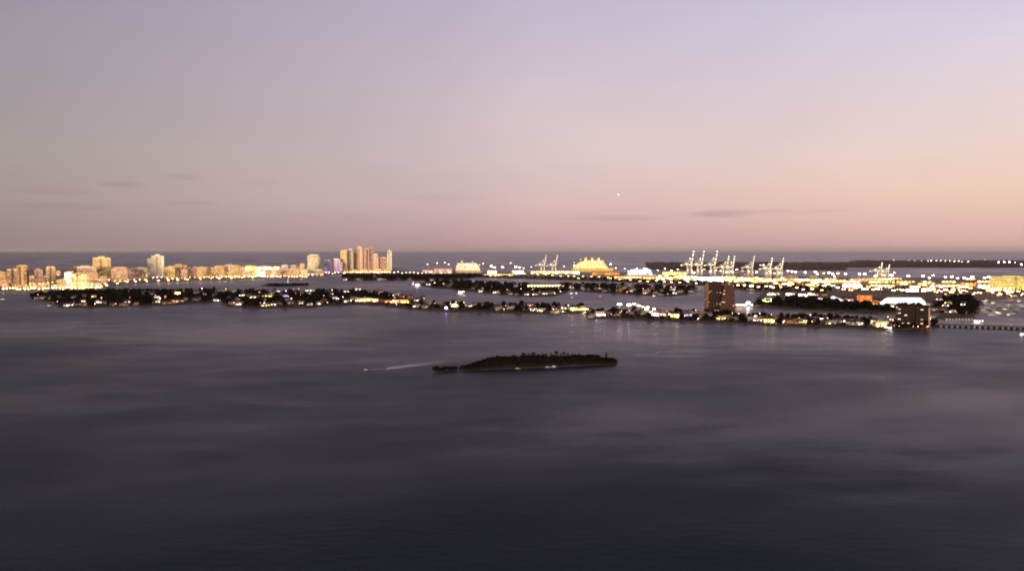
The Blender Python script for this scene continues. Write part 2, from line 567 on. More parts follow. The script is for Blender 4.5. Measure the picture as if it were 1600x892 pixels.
def palm_crown(h, seed):
    random.seed(seed)
    b_ = MB()
    for k in range(15):
        a = 2 * PI * k / 15 + random.uniform(-.2, .2)
        L = random.uniform(2.6, 3.6)
        lift = random.uniform(-0.1, 1.0)
        prev = Vector((0, 0, h))
        for s_ in range(1, 6):
            q = s_ / 5
            cur = Vector((math.cos(a) * L * q, math.sin(a) * L * q, h + lift * math.sin(q * 2.2) * 1.6 - 2.3 * q * q))
            sd = Vector((-math.sin(a), math.cos(a), 0)) * (0.55 * math.sin(PI * min(.98, q * .9 + .08)))
            drop = Vector((0, 0, -0.35))
            b_.face([prev, prev + sd + drop, cur + sd + drop, cur])
            b_.face([prev, cur, cur - sd + drop, prev - sd + drop])
            prev = cur
    b_.ball((0, 0, h - .1), 0.6, 6, 4)
    return b_


TREES = []
for k in range(4):
    hh = 10.0
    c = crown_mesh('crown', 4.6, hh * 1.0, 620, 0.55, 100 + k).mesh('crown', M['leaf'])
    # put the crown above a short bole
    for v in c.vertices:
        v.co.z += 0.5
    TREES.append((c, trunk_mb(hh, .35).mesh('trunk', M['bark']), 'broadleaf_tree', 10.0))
PALM = (palm_crown(9.2, 5).mesh('crown', M['leaf2']), None, 'palm_tree', 9.6)
pt = MB(); pt.bar((0, 0, -.6), (.25, .1, 4.6), .26, .2, 7); pt.bar((.25, .1, 4.6), (0, 0, 9.3), .2, .15, 7)
PALM = (PALM[0], pt.mesh('trunk', M['bark']), 'palm_tree', 9.6)
PINE_C = MB()
random.seed(9)
for lv in range(9):
    z0 = 2.0 + lv * 1.15
    r = (1 - lv / 9.5) * 2.6
    for k in range(34):
        a = random.uniform(0, 2 * PI); q = random.uniform(.3, 1) * r
        p = Vector((math.cos(a) * q, math.sin(a) * q, z0 + random.uniform(-.5, .9)))
        u = Vector((math.cos(a), math.sin(a), -.2)) * random.uniform(.4, .8); v = Vector((-math.sin(a), math.cos(a), .3)) * random.uniform(.25, .5)
        PINE_C.face([p - u, p - v, p + u, p + v])
PINE_C.bar((0, 0, 1.5), (0, 0, 12), 1.2, .15, 6)
ptk = MB(); ptk.bar((0, 0, -.5), (0, 0, 12), .3, .08, 7)
PINE = (PINE_C.mesh('crown', M['leaf']), ptk.mesh('trunk', M['bark']), 'pine_tree', 12.4)


def tree(kind, loc, h, label, group, rz=None, wd=1.0, px=None):
    c, t, nm, h0 = kind
    k = h / h0
    r = empty(nm, loc, random.uniform(0, 6.28) if rz is None else rz)
    r.scale = (k * wd, k * wd, k)
    tag(r, label, {'broadleaf_tree': 'tree', 'palm_tree': 'palm', 'pine_tree': 'pine tree'}[nm], group, px=px)
    link('crown', c, r)
    link('trunk', t, r)
    return r


# ---- the near dark island: crowns follow its uneven skyline
random.seed(21)
SKY_ = [(717, 572.5), (724, 570), (728, 569), (734, 567.5), (740, 565.5), (747, 563), (753, 561.5), (757, 558.5), (765, 556), (775, 555), (790, 554.2), (810, 554), (822, 552.6), (832, 552.6), (842, 553.5), (856, 554), (880, 553.5),
        (900, 553), (915, 552.5), (925, 552.2), (934, 552.6), (938, 556.5), (944, 558), (952, 557.5), (958, 559), (964, 562)]


def interp(tab, x):
    for (a, ya), (b, yb) in zip(tab, tab[1:]):
        if a <= x <= b:
            return ya + (yb - ya) * (x - a) / (b - a)
    return tab[0][1] if x < tab[0][0] else tab[-1][1]


FR = [(716, 577), (735, 578), (760, 576.8), (800, 575.2), (850, 573), (900, 571), (935, 569.2), (955, 568.8), (966, 566)]
segs = [(716, 757, 'low dark tree, ragged left end of near island'), (757, 815, 'dark tree on the near island left half'),
        (815, 870, 'dark tree in the middle of near island'), (870, 938, 'dark tree on the near island right half'), (938, 980, 'low dark tree, separate right end of near island')]
for row, (off, hk) in enumerate(((.9, .84), (2.6, 1.0), (4.4, .97))):
    x = 719 + row * 1.5
    while x < 963:
        fy = interp(FR, x)
        if x < 740 or x > 944:
            o_ = off * 0.45
        else:
            o_ = off
        by = fy - o_
        top = interp(SKY_, x) + random.uniform(-.5, .9)
        s_ = S(x, by)
        h = max(2.0, (by - top) * s_ * hk)
        lab = next(l for a, b, l in segs if a <= x < b) + (', front row', ', middle row', ', back row')[row]
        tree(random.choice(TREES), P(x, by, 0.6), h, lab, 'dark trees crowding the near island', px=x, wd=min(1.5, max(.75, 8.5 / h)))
        x += random.uniform(5.5, 7.5) if h > 7 else random.uniform(3.5, 5)
for x, top, kd in ((826, 550, 1), (834, 550.2, 0), (847, 551, 1), (853, 551, 1), (861, 550.4, 1), (869, 548.6, 0), (881, 549.8, 0), (887, 549.6, 1), (947, 549.2, 1), (893, 551.3, 1), (818, 551, 0), (876, 551.4, 1)):
    by = interp(FR, x) - 3.6
    k = PALM if kd == 0 else PINE
    nm = 'tall palm' if kd == 0 else 'pointed pine'
    lab = nm + (' standing alone at the right end of the near island' if x > 940 else ' rising above the canopy of the near island')
    tree(k, P(x, by, .6), (by - top) * S(x, by), lab, None if x > 940 else 'pointed treetops of the near island', px=x, wd=.62 if kd == 0 else 1.0)
for x in (681, 686, 691, 696, 701, 706, 711):
    by = 580.6 - (x - 681) * .05
    tree(random.choice(TREES), P(x, by, .2), random.uniform(4.2, 6.2), 'low dark mangrove on the tiny islet left of the near island', 'mangroves on the tiny islet', wd=1.5, px=x)

# ------------------------------------------------------------------ lamps
lamp_pole = MB(); lamp_pole.bar((0, 0, 0), (0, 0, 10.6), .22, .12, 7); lamp_pole.bar((0, 0, 10.5), (2.2, 0, 11.2), .1, .07, 6); lamp_pole.bar((0, 0, 10.5), (-2.2, 0, 11.2), .1, .07, 6)
lamp_pole.prism([(-.5, -.5), (.5, -.5), (.5, .5), (-.5, .5)], 0, .5)
LP_M = lamp_pole.mesh('pole', M['steel'])
def head_mesh(r):
    b_ = MB(); b_.ball((0, 0, 0), r, 10, 6, 0, 0, .75)
    return b_.mesh('lamp_globe', M['glow'])
HEAD = head_mesh(1.0)
hd = MB(); hd.prism([(-.9, -.5), (.9, -.5), (.9, .5), (-.9, .5)], 0, .35, 0, True, True)
HOOD = hd.mesh('lamp_hood', M['steel'])
mast = MB(); mast.bar((0, 0, 0), (0, 0, 30), .5, .22, 8); mast.prism([(-1, -1), (1, -1), (1, 1), (-1, 1)], 0, .8)
for k in range(8):
    a = k * PI / 4
    mast.bar((0, 0, 29.3), (math.cos(a) * 1.8, math.sin(a) * 1.8, 29.3), .1, .1, 5)
MAST_M = mast.mesh('pole', M['steel'])


def lamp(px, py, r, k, col, label, group, h=12.0, base=None, zland=2.0):
    """px,py = where the light itself shows; its foot stands on the land below it"""
    s_ = S(px, py)
    by = py + h / s_
    for _ in range(3):
        by = py + h / S(px, by)
    p = P(px, by, zland - .1)
    o = empty('street_lamp', p, random.uniform(-.6, .6))
    m_ = link('pole', LP_M, o); m_.scale = (h / 11.2,) * 3
    for sx in (-1, 1):
        g = link('lamp_hood', HOOD, o); g.location = (sx * 2.2 * h / 11.2, 0, h + .05)
        hdn = link('lamp_globe', HEAD, o, tuple(col) + (k,)); hdn.location = (sx * 2.2 * h / 11.2, 0, h - r * .5); hdn.scale = (r, r, r)
    return tag(o, label, 'street lamp', group, px=px)


def high_mast(px, py, r, k, col, label, group, zland=2.2, h=30.0):
    by = py + h / S(px, py + 6)
    for _ in range(3):
        by = py + h / S(px, by)
    o = empty('light_mast', P(px, by, zland - .1), random.uniform(0, 1))
    m_ = link('pole', MAST_M, o); m_.scale = (1, 1, h / 30)
    for q in range(4):
        a = q * PI / 2 + .4
        g = link('floodlight', HEAD, o, tuple(col) + (k,)); g.location = (math.cos(a) * 2.0, math.sin(a) * 2.0, h - .9); g.scale = (r, r, r * .8)
    return tag(o, label, 'light mast', group, px=px)


# ------------------------------------------------------------------ buildings
def plan(wd, dp, style):
    a, b = wd / 2, dp / 2
    if style == 'oct':
        c = min(a, b) * .45
        return [(-a + c, -b), (a - c, -b), (a, -b + c), (a, b - c), (a - c, b), (-a + c, b), (-a, b - c), (-a, -b + c)]
    if style == 'bow':
        return [(-a, -b * .5), (-a * .6, -b * .85), (0, -b), (a * .6, -b * .85), (a, -b * .5), (a, b), (-a, b)]
    if style == 'notch':
        return [(-a, -b), (-a * .18, -b), (-a * .18, -b * .55), (a * .18, -b * .55), (a * .18, -b), (a, -b), (a, b), (-a, b)]
    return [(-a, -b), (a, -b), (a, b), (-a, b)]


def grown(poly, g):
    n = len(poly)
    xs = [p[0] for p in poly]; ys = [p[1] for p in poly]
    cx, cy = (min(xs) + max(xs)) / 2, (min(ys) + max(ys)) / 2
    wx, wy = (max(xs) - min(xs)) / 2, (max(ys) - min(ys)) / 2
    return [(cx + (p[0] - cx) * (1 + g / wx), cy + (p[1] - cy) * (1 + g / wy)) for p in poly]


def band(poly, z0, z1, g):
    b_ = MB()
    q = grown(poly, g)
    b_.prism(q, z0, z1, 0, True, True)
    return b_


NB = 0


def building(px0, px1, top, base, col, label, cat='building', style='rect', floors=None, win=(WARM, 1.0), wm=None, dep=None, yaw=None, crown='box', group=None,
             balc=True, name='apartment_building', wing=None, busy=False, flood=None, z=2.0, pxl=True):
    """a block placed by its foot, sized by what it covers at that distance"""
    global NB
    NB += 1
    cx = (px0 + px1) / 2
    s_ = S(cx, base)
    wd = (px1 - px0) * s_
    h = (base - top) * s_
    dep = dep or min(wd, 34)
    fac = math.atan2(P(cx, base).x, P(cx, base).y)
    yaw = random.uniform(-.12, .12) if yaw is None else yaw
    loc = P(cx, base, z - .3)
    loc = loc + Vector((math.sin(fac), math.cos(fac), 0)) * dep / 2
    o = empty(name, loc, -fac + yaw)
    tag(o, label, cat, group, px=cx if pxl else None)
    pl = plan(wd, dep, style)
    hm = h * (.93 if crown != 'none' else 1)
    wc = tuple(col) + (1,)
    n = floors or max(3, min(26, int(h / 4.2)))
    b_ = MB(); b_.prism(pl, 0, hm, 0, True, False)
    link('wall', b_.mesh('wall', M['wall']), o, wc)
    wm = wm or (M['winb'] if busy else M['win'])
    fh = (hm - 2) / n
    if balc:
        sb = band(pl, 0, fh * .16, .9).mesh('balcony_slab', M['slab'])
        wbm = band(pl, 0, fh * .36, .22).mesh('window_band', wm)
    else:
        sb = None
        wbm = band(pl, 0, fh * .36, .22).mesh('window_band', wm)
    for k in range(n):
        z0 = 1.2 + fh * k
        if sb and k:
            q = link('balcony_slab', sb, o, tuple(min(.85, c * 1.15) for c in col) + (1,)); q.location = (0, 0, z0)
        q = link('window_band', wbm, o, tuple(win[0]) + (win[1] * random.uniform(.5, 1.3),)); q.location = (0, 0, z0 + fh * .36)
    # roof works
    rb = MB()
    if crown == 'box':
        rb.prism(grown(pl, .5), hm, hm + 1.1, 0)
        rb.box(-wd * .22, wd * .18, -dep * .2, dep * .25, hm + 1.1, h)
    elif crown == 'step':
        rb.prism(grown(pl, -wd * .09), hm, hm + (h - hm) * .6, 0)
        rb.prism(grown(pl, -wd * .2), hm + (h - hm) * .6, h, 0)
    elif crown == 'slant':
        a, c = wd / 2, dep / 2
        v = [(-a, -c, hm), (a, -c, hm), (a, c, hm), (-a, c, hm), (-a, -c, hm + .4), (a, -c, h), (a, c, h), (-a, c, hm + .4)]
        for f_ in ((0, 1, 5, 4), (1, 2, 6, 5), (2, 3, 7, 6), (3, 0, 4, 7), (4, 5, 6, 7)):
            rb.face([v[i] for i in f_])
    elif crown == 'spire':
        rb.prism(grown(pl, -wd * .12), hm, hm + (h - hm) * .5, 0)
        rb.bar((0, 0, hm), (0, 0, h), .9, .3, 6)
    if rb.v:
        link('roof_structure', rb.mesh('roof_structure', M['slab']), o, tuple(min(.85, c * 1.2) for c in col) + (1,))
    if wing:
        side, wf, hf = wing
        ww = wd * wf
        cxw = side * (wd / 2 + ww / 2 + .3)
        b2 = MB(); b2.box(cxw - ww / 2, cxw + ww / 2, -dep * .4, dep * .4, 0, h * hf)
        link('wing', b2.mesh('wing', M['wall']), o, wc)
        m2 = MB(); m2.box(cxw - ww / 2 - .2, cxw + ww / 2 + .2, -dep * .4 - .2, dep * .4 + .2, 0, fh * .46)
        mm = m2.mesh('window_band', wm)
        for k in range(int(h * hf / fh) - 1):
            q = link('window_band', mm, o, tuple(win[0]) + (win[1],)); q.location = (0, 0, 1.2 + fh * k + fh * .36)
    if flood:
        fc, fk, fn = flood
        for k in range(fn):
            q = link('floodlight', HEAD, o, tuple(fc) + (fk,))  # added fill lamp in front of the block, brightens its facade
            q.location = (-wd / 2 + wd * (k + .5) / fn, -dep / 2 - 16, 2.2); q.scale = (1.1, 1.1, .9)
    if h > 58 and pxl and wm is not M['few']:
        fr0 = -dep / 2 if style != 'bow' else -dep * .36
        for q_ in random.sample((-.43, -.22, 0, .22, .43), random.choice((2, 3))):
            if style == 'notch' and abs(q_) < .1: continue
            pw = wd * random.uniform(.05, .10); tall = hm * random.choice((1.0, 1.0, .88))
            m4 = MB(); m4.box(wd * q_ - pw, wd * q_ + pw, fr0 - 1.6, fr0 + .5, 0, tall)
            kk = random.choice((1.3, 1.25, .38))  # vertical highlights and dark contrast put into the tint of added piers
            link('highlight_pier', m4.mesh('highlight_pier', M['wall']), o, tuple(min(.9, c * kk) for c in col) + (1,))
        m4 = MB(); m4.box(-wd * .42, wd * .42, -dep / 2 - .9, -dep / 2 - .55, hm - 2.8, hm - .4)
        link('crown_light', m4.mesh('crown_light', M['house_win']), o, CREAM + (random.uniform(.05, .28),))
    # porch at street level
    pb = MB(); pb.box(-wd * .2, wd * .2, -dep / 2 - 3.2, -dep / 2 - .05, 3.4, 4.0)
    pb.bar((-wd * .18, -dep / 2 - 2.9, 0), (-wd * .18, -dep / 2 - 2.9, 3.4), .2); pb.bar((wd * .18, -dep / 2 - 2.9, 0), (wd * .18, -dep / 2 - 2.9, 3.4), .2)
    link('entrance_canopy', pb.mesh('entrance_canopy', M['slab']), o, wc)
    return o


GLD = (.85, .58, .28)
PCH = (.82, .54, .38)
PAL = (.85, .74, .60)
LIL = (.66, .50, .72)
TAN = (.70, .46, .25)
BRN = (.40, .24, .16)
WAL = (.78, .74, .68)
PKB = (.60, .37, .31)
OLI = (.75, .68, .30)

random.seed(33)
# named landmarks on the far beach
B = building
B(-6, 8, 424, 447, TAN, 'low tan block cut by the left edge of the picture frame'.replace(' of the picture frame', ' below the sea horizon'), flood=(GOLD, .6, 2))
B(12, 27, 419, 449, BRN, 'brown block with sloping roof second from the far left', crown='slant', flood=(WARM, .5, 2))
B(27, 44, 414.5, 447, TAN, 'stepped tan tower at the far left of the beachfront', crown='step', flood=(GOLD, .9, 2))
B(55, 66, 420, 444, PKB, 'small dusky pink block with a few lit floors far left', flood=(WARM, .5, 1))
B(74, 86, 415.5, 442, TAN, 'narrow tan block with pointed roof left of the white lit cube', crown='spire', flood=(WARM, .8, 2))
B(102, 111, 424.5, 446, WAL, 'small bright white floodlit block in front of the amber row', win=(WHT, 2.4), busy=True, flood=(WHT, 2.2, 2))
B(112, 134, 427, 451, GLD, 'broad golden block with strongly lit vertical bays low at left', style='notch', win=(GOLD, 2.0), busy=True, flood=(GOLD, 2.2, 4))
B(118, 150, 415.5, 440, PCH, 'wide peach block left of the tallest left tower', style='rect', flood=(GOLD, 1.2, 4))
B(136, 153, 426, 447, TAN, 'amber block under the wide square tower', win=(GOLD, 1.4), flood=(GOLD, 1.4, 3))
B(147, 172, 401, 438, GLD, 'wide square golden tower, tallest at the left end of the beach', style='notch', win=(GOLD, 1.1), flood=(GOLD, 1.6, 4), floors=22)
B(176, 198, 417.5, 440, PCH, 'peach block with uneven roof right of the wide square tower', crown='step', flood=(GOLD, 1.0, 3))
B(198, 222, 419.5, 438, PKB, 'long low dusky pink block left of the tall pale tower', flood=(PNK, 1.0, 3))
B(223, 230, 420.5, 438, OLI, 'slim yellow-lit block directly left of the tall pale tower', win=(YEL, 1.6), flood=(GOLD, 1.5, 1))
B(238, 256, 398, 434, PAL, 'tall pale tower with brown central bay and lower left wing', style='notch', wing=(-1, .32, .82), floors=24, win=(PNK, .7), flood=(PNK, 1.0, 3))
B(257, 272, 417, 436, GLD, 'golden block touching the right side of the tall pale tower', win=(YEL, 1.5), flood=(YEL, 1.3, 2))
B(273, 286, 412.5, 435, TAN, 'tan tower with small roof mast right of tall pale tower', crown='spire', flood=(GOLD, 1.3, 2))
B(284, 292, 421, 436.5, PCH, 'bright peach slab at the shore below the masted tan tower', flood=(WARM, 1.5, 1))
B(294, 308, 416, 434, PKB, 'dusky pink stepped block mid beachfront', crown='step', flood=(WARM, .8, 2))
B(308, 322, 417, 434, GLD, 'plain square golden block mid beachfront', flood=(GOLD, 1.2, 2))
B(325, 336, 418, 433.5, PCH, 'small peach block before the long golden group', flood=(WARM, 1.2, 2))
B(335, 350, 415.5, 433.5, GLD, 'golden block at the left of the long golden group', crown='step', flood=(GOLD, 1.4, 2))
B(350, 368, 413.5, 433, PCH, 'peach block in the middle of the long golden group', win=(GOLD, 1.2), flood=(GOLD, 1.2, 3))
B(366, 377, 415, 433, TAN, 'tan block at the right of the long golden group', flood=(GOLD, 1.3, 2))
B(380, 401, 415, 432.5, OLI, 'yellow-green lit block left of the brightest white block', win=(YEL, 2.0), busy=True, flood=(YEL, 2.2, 4))
B(401, 423, 415.5, 431.5, WAL, 'brightest white floodlit block on the beachfront', win=(WHT, 2.6), busy=True, flood=(WHT, 3.6, 5))
B(423, 437, 416, 431, PAL, 'cream lit block right of the brightest white block', win=(CREAM, 2.0), busy=True, flood=(CREAM, 2.4, 3))
B(437, 473, 420, 431.5, PCH, 'long low peach block in front of small white roofs', floors=5, flood=(WARM, 1.6, 5))
B(440, 450, 413.5, 425, PAL, 'small white-topped block behind the long low peach block', win=(WHT, 1.4), flood=(WHT, 1.0, 1))
B(454, 464, 414, 425, PAL, 'pale block with rounded top behind the long low peach block', style='oct', flood=(CREAM, 1.0, 1))
B(468, 477, 411.5, 430, GLD, 'narrow golden block with bright roof left of wide pale tower', crown='spire', flood=(GOLD, 1.4, 1))
B(481, 500, 398, 428, PAL, 'wide pale yellow tower with stepped top mid beachfront', style='bow', crown='step', floors=20, win=(YEL, 1.2), flood=(GOLD, 2.2, 4))
B(500, 508, 420, 427.5, PCH, 'low peach block between pale yellow tower and violet twins', floors=4, flood=(PNK, 1.4, 1))
B(508, 518, 405, 426.5, LIL, 'left one of the two violet-lit twin towers', style='oct', win=(VIO, 1.2), flood=((.8, .45, .9), 2.4, 2))
B(519.5, 531, 404, 426.5, LIL, 'right one of the two violet-lit twin towers', style='oct', win=(VIO, 1.1), crown='step', flood=((.8, .45, .9), 2.4, 2), wing=(1, .3, .75))
CL = 'tower cluster at the southern tip'
B(533, 542.5, 390, 426, TAN, 'leftmost tall tan tower of the high cluster with flared roof', crown='slant', floors=24, win=(GOLD, .8), flood=(GOLD, 1.2, 2), group=CL)
B(543.5, 552, 389, 425.5, PAL, 'pale tower with gold balconies, second of the high cluster', style='bow', floors=24, win=(GOLD, 1.2), flood=(GOLD, 1.6, 2), group=CL)
B(553, 559, 392, 425, BRN, 'narrow dark brown tower wedged in the high cluster', floors=24, win=(WARM, .8), group=CL)
B(558, 567, 385.5, 425, PCH, 'tall peach tower with lit crown, centre of the cluster', style='oct', crown='step', floors=26, win=(WARM, .8), flood=(WARM, 1.2, 2), group=CL)
B(569, 577, 387, 425, PKB, 'dusky rose tower with dark roof edge in the cluster', crown='slant', floors=26, win=(PNK, .8), group=CL)
B(576, 583, 386.5, 424.8, PKB, 'reddish tower with bright roof cap right of the rose tower', crown='step', floors=26, win=(PNK, .9), flood=(PNK, 1.2, 1), group=CL)
B(583, 591, 396.5, 424.8, PCH, 'lower round-topped peach tower at the right of the cluster', style='bow', crown='step', floors=20, win=(WARM, .7), flood=(WARM, 1.6, 2), group=CL)
B(593, 604, 401, 424.5, BRN, 'dark brown tower with scattered lit windows near the tip', floors=18, win=(CREAM, 1.6), group=CL)
B(605.5, 612, 391, 424.6, PAL, 'slim pale tower standing last at the right of the cluster', floors=24, win=(PNK, .5), flood=(PNK, 1.0, 1), group=CL)
# in-between blocks of the beach town
fill_seg = [(0, 147, 'left of the wide square tower'), (147, 235, 'between wide square tower and tall pale tower'), (235, 380, 'between tall pale tower and yellow-green block'), (380, 480, 'behind the white floodlit block'), (480, 640, 'at the foot of the tower cluster')]
cw = {'tan': TAN, 'peach': PCH, 'golden': GLD, 'pale': PAL, 'brown': BRN, 'dusky pink': PKB}
x = 2.0
while x < 600:
    wpx = random.uniform(7, 15) if x < 500 else random.uniform(5, 9)
    cn_ = random.choice(list(cw))
    seg = next(t for a, b, t in fill_seg if a <= x < b)
    if x < 170:
        base = random.choice([430, 437, 444, 449]); top = max(419, base - random.uniform(6, 14))
    elif x < 500:
        base = random.choice([427, 430, 433]); top = base - random.uniform(7, 13)
    else:
        base = 425.8; top = base - random.uniform(3, 6)
    B(x, x + wpx, top, base, cw[cn_], 'low %s block %s' % (cn_, seg), floors=None, win=(random.choice([WARM, GOLD, CREAM]), random.uniform(.6, 1.6)), flood=(random.choice([WARM, GOLD]), random.uniform(.6, 1.6), 2),
      group='low blocks along the beach', balc=False, crown=random.choice(['box', 'step', 'box']))
    x += wpx * random.uniform(.55, .9)
for x in range(4, 150, 11):
    base = 452 - (x / 150) * 2 + random.uniform(-1, 1)
    cn_ = random.choice(list(cw))
    B(x, x + random.uniform(7, 12), base - random.uniform(4, 10), base, cw[cn_], 'waterfront %s block at the far left shore' % cn_, win=(GOLD, 1.6), busy=random.random() < .5, flood=(GOLD, 1.6, 2), group='waterfront blocks far left', balc=False)

# ---- right side landmarks
c1 = B(1102, 1134, 440, 487, (.034, .013, .010), 'dark brown waterfront tower with few lit windows rising from the island', floors=20, win=(PNK, .5), wm=M['few'], dep=22, yaw=.0, style='notch', crown='box', flood=None, z=1.6)
pc = MB(); pc.prism([(-19.5, -13.2), (-13.5, -13.2), (-13.5, -11.2), (-19.5, -11.2)], 0, 57.5)
link('pale_stair_shaft', pc.mesh('pale_stair_shaft', M['wall']), c1, (.16, .095, .065, 1))
# angled neighbour slab whose left edge leans outward towards the foot
cx, base = 1139, 489.3
s_ = S(cx, base)
o = empty('apartment_building', P(cx, base, 1.5) + Vector((0, 12, 0)), -.25)
tag(o, 'reddish slab tower with sloping left edge behind the dark brown tower', 'building')
b_ = MB()
hh = 45.5 * s_
front = [(-15, -9), (14, -9), (14, 9), (-15, 9)]
topp = [(-6, -9), (12, -9), (12, 9), (-6, 9)]
k = len(b_.v)
b_.v += [(p[0], p[1], 0) for p in front] + [(p[0], p[1], hh) for p in topp]
b_.f += [(0, 1, 5, 4), (1, 2, 6, 5), (2, 3, 7, 6), (3, 0, 4, 7), (4, 5, 6, 7)]; b_.m += [0] * 5
link('wall', b_.mesh('wall', M['wall']), o, (.085, .043, .036, 1))
for k in range(18):
    q = (k + .5) / 18
    xl = -15 + 9 * q; xr = 14 - 2 * q
    m2 = MB(); m2.box(xl + .8, xr - .8, -9.25, -8.9, 0, 1.3)
    z0 = hh * q
    w2 = link('window_band', m2.mesh('window_band', M['few']), o, WARM + (.4,)); w2.location = (0, 0, z0)
    m3 = MB(); m3.box(xl, xr, -10.2, -8.95, 0, .25)
    w2 = link('balcony_slab', m3.mesh('balcony_slab', M['slab']), o, (.12, .065, .055, 1)); w2.location = (0, 0, z0 - .5)
rb = MB(); rb.box(-4, 9, -6, 6, hh, hh + 3)
link('roof_structure', rb.mesh('roof_structure', M['slab']), o, (.14, .08, .065, 1))

c2 = B(1402, 1449, 476, 511, (.016, .009, .007), 'dark block with scattered lit windows and orange lit base at the point', floors=10, win=(PNK, .9), wm=M['few'], dep=20, yaw=0.05, style='notch', crown='box', z=1.6, name='apartment_building')
s_ = S(1425, 511)
pc = MB(); wd = 47 * s_
pc.box(wd / 2 - 1.6, wd / 2 + .6, -11.6, -10.4, 1, 31)
q = pc.build('lit_stair_shaft', M['house_win'], c2); q.color = (1.0, .55, .36, .085)
for k in range(7):
    q = link('floodlight', HEAD, c2, ORG + (.8,)); q.location = (-wd / 2 + wd * (k + .6) / 7, -13, 1.6); q.scale = (.6, .6, .5)

B(1340, 1361.5, 461.5, 477, (.80, .22, .02), 'square orange floodlit building behind the dark park', floors=3, win=(ORG, .8), dep=22, yaw=0, crown='none', flood=(ORG, 4.0, 5), balc=False, z=1.8, name='office_building')
B(1551, 1612, 431.5, 452, (.74, .66, .28), 'long yellow floodlit block at the right edge', floors=6, win=(YEL, .7), dep=30, yaw=0, crown='box', style='notch', flood=(YEL, 3.0, 10), z=2.2, name='apartment_building')

# port sheds and terminals with lit fronts
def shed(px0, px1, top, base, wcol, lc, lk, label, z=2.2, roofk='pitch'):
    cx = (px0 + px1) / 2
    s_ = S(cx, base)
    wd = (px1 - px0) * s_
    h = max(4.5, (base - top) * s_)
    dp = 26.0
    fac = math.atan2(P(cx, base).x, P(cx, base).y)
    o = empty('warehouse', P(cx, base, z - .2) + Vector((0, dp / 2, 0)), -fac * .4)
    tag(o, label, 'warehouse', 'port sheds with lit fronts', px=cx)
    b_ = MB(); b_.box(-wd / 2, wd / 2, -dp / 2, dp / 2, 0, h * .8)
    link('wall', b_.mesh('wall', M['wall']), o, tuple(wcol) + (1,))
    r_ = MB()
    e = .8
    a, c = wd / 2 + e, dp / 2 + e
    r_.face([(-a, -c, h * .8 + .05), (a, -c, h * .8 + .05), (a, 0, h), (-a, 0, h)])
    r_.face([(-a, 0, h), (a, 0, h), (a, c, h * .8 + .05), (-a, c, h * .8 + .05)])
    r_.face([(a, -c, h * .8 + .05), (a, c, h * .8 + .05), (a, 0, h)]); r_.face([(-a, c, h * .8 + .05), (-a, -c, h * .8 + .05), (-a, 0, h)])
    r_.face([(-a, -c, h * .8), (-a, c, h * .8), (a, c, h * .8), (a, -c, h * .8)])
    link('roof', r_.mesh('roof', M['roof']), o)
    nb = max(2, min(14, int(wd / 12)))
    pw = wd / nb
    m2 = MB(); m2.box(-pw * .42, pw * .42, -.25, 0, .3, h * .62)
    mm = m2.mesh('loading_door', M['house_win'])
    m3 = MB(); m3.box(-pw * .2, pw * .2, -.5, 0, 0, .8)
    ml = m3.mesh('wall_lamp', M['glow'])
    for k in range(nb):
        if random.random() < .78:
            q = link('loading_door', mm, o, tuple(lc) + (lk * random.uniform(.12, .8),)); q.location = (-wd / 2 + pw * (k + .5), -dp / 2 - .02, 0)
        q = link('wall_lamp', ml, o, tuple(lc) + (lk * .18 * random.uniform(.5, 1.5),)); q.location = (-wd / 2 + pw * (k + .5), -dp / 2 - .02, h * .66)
    return o


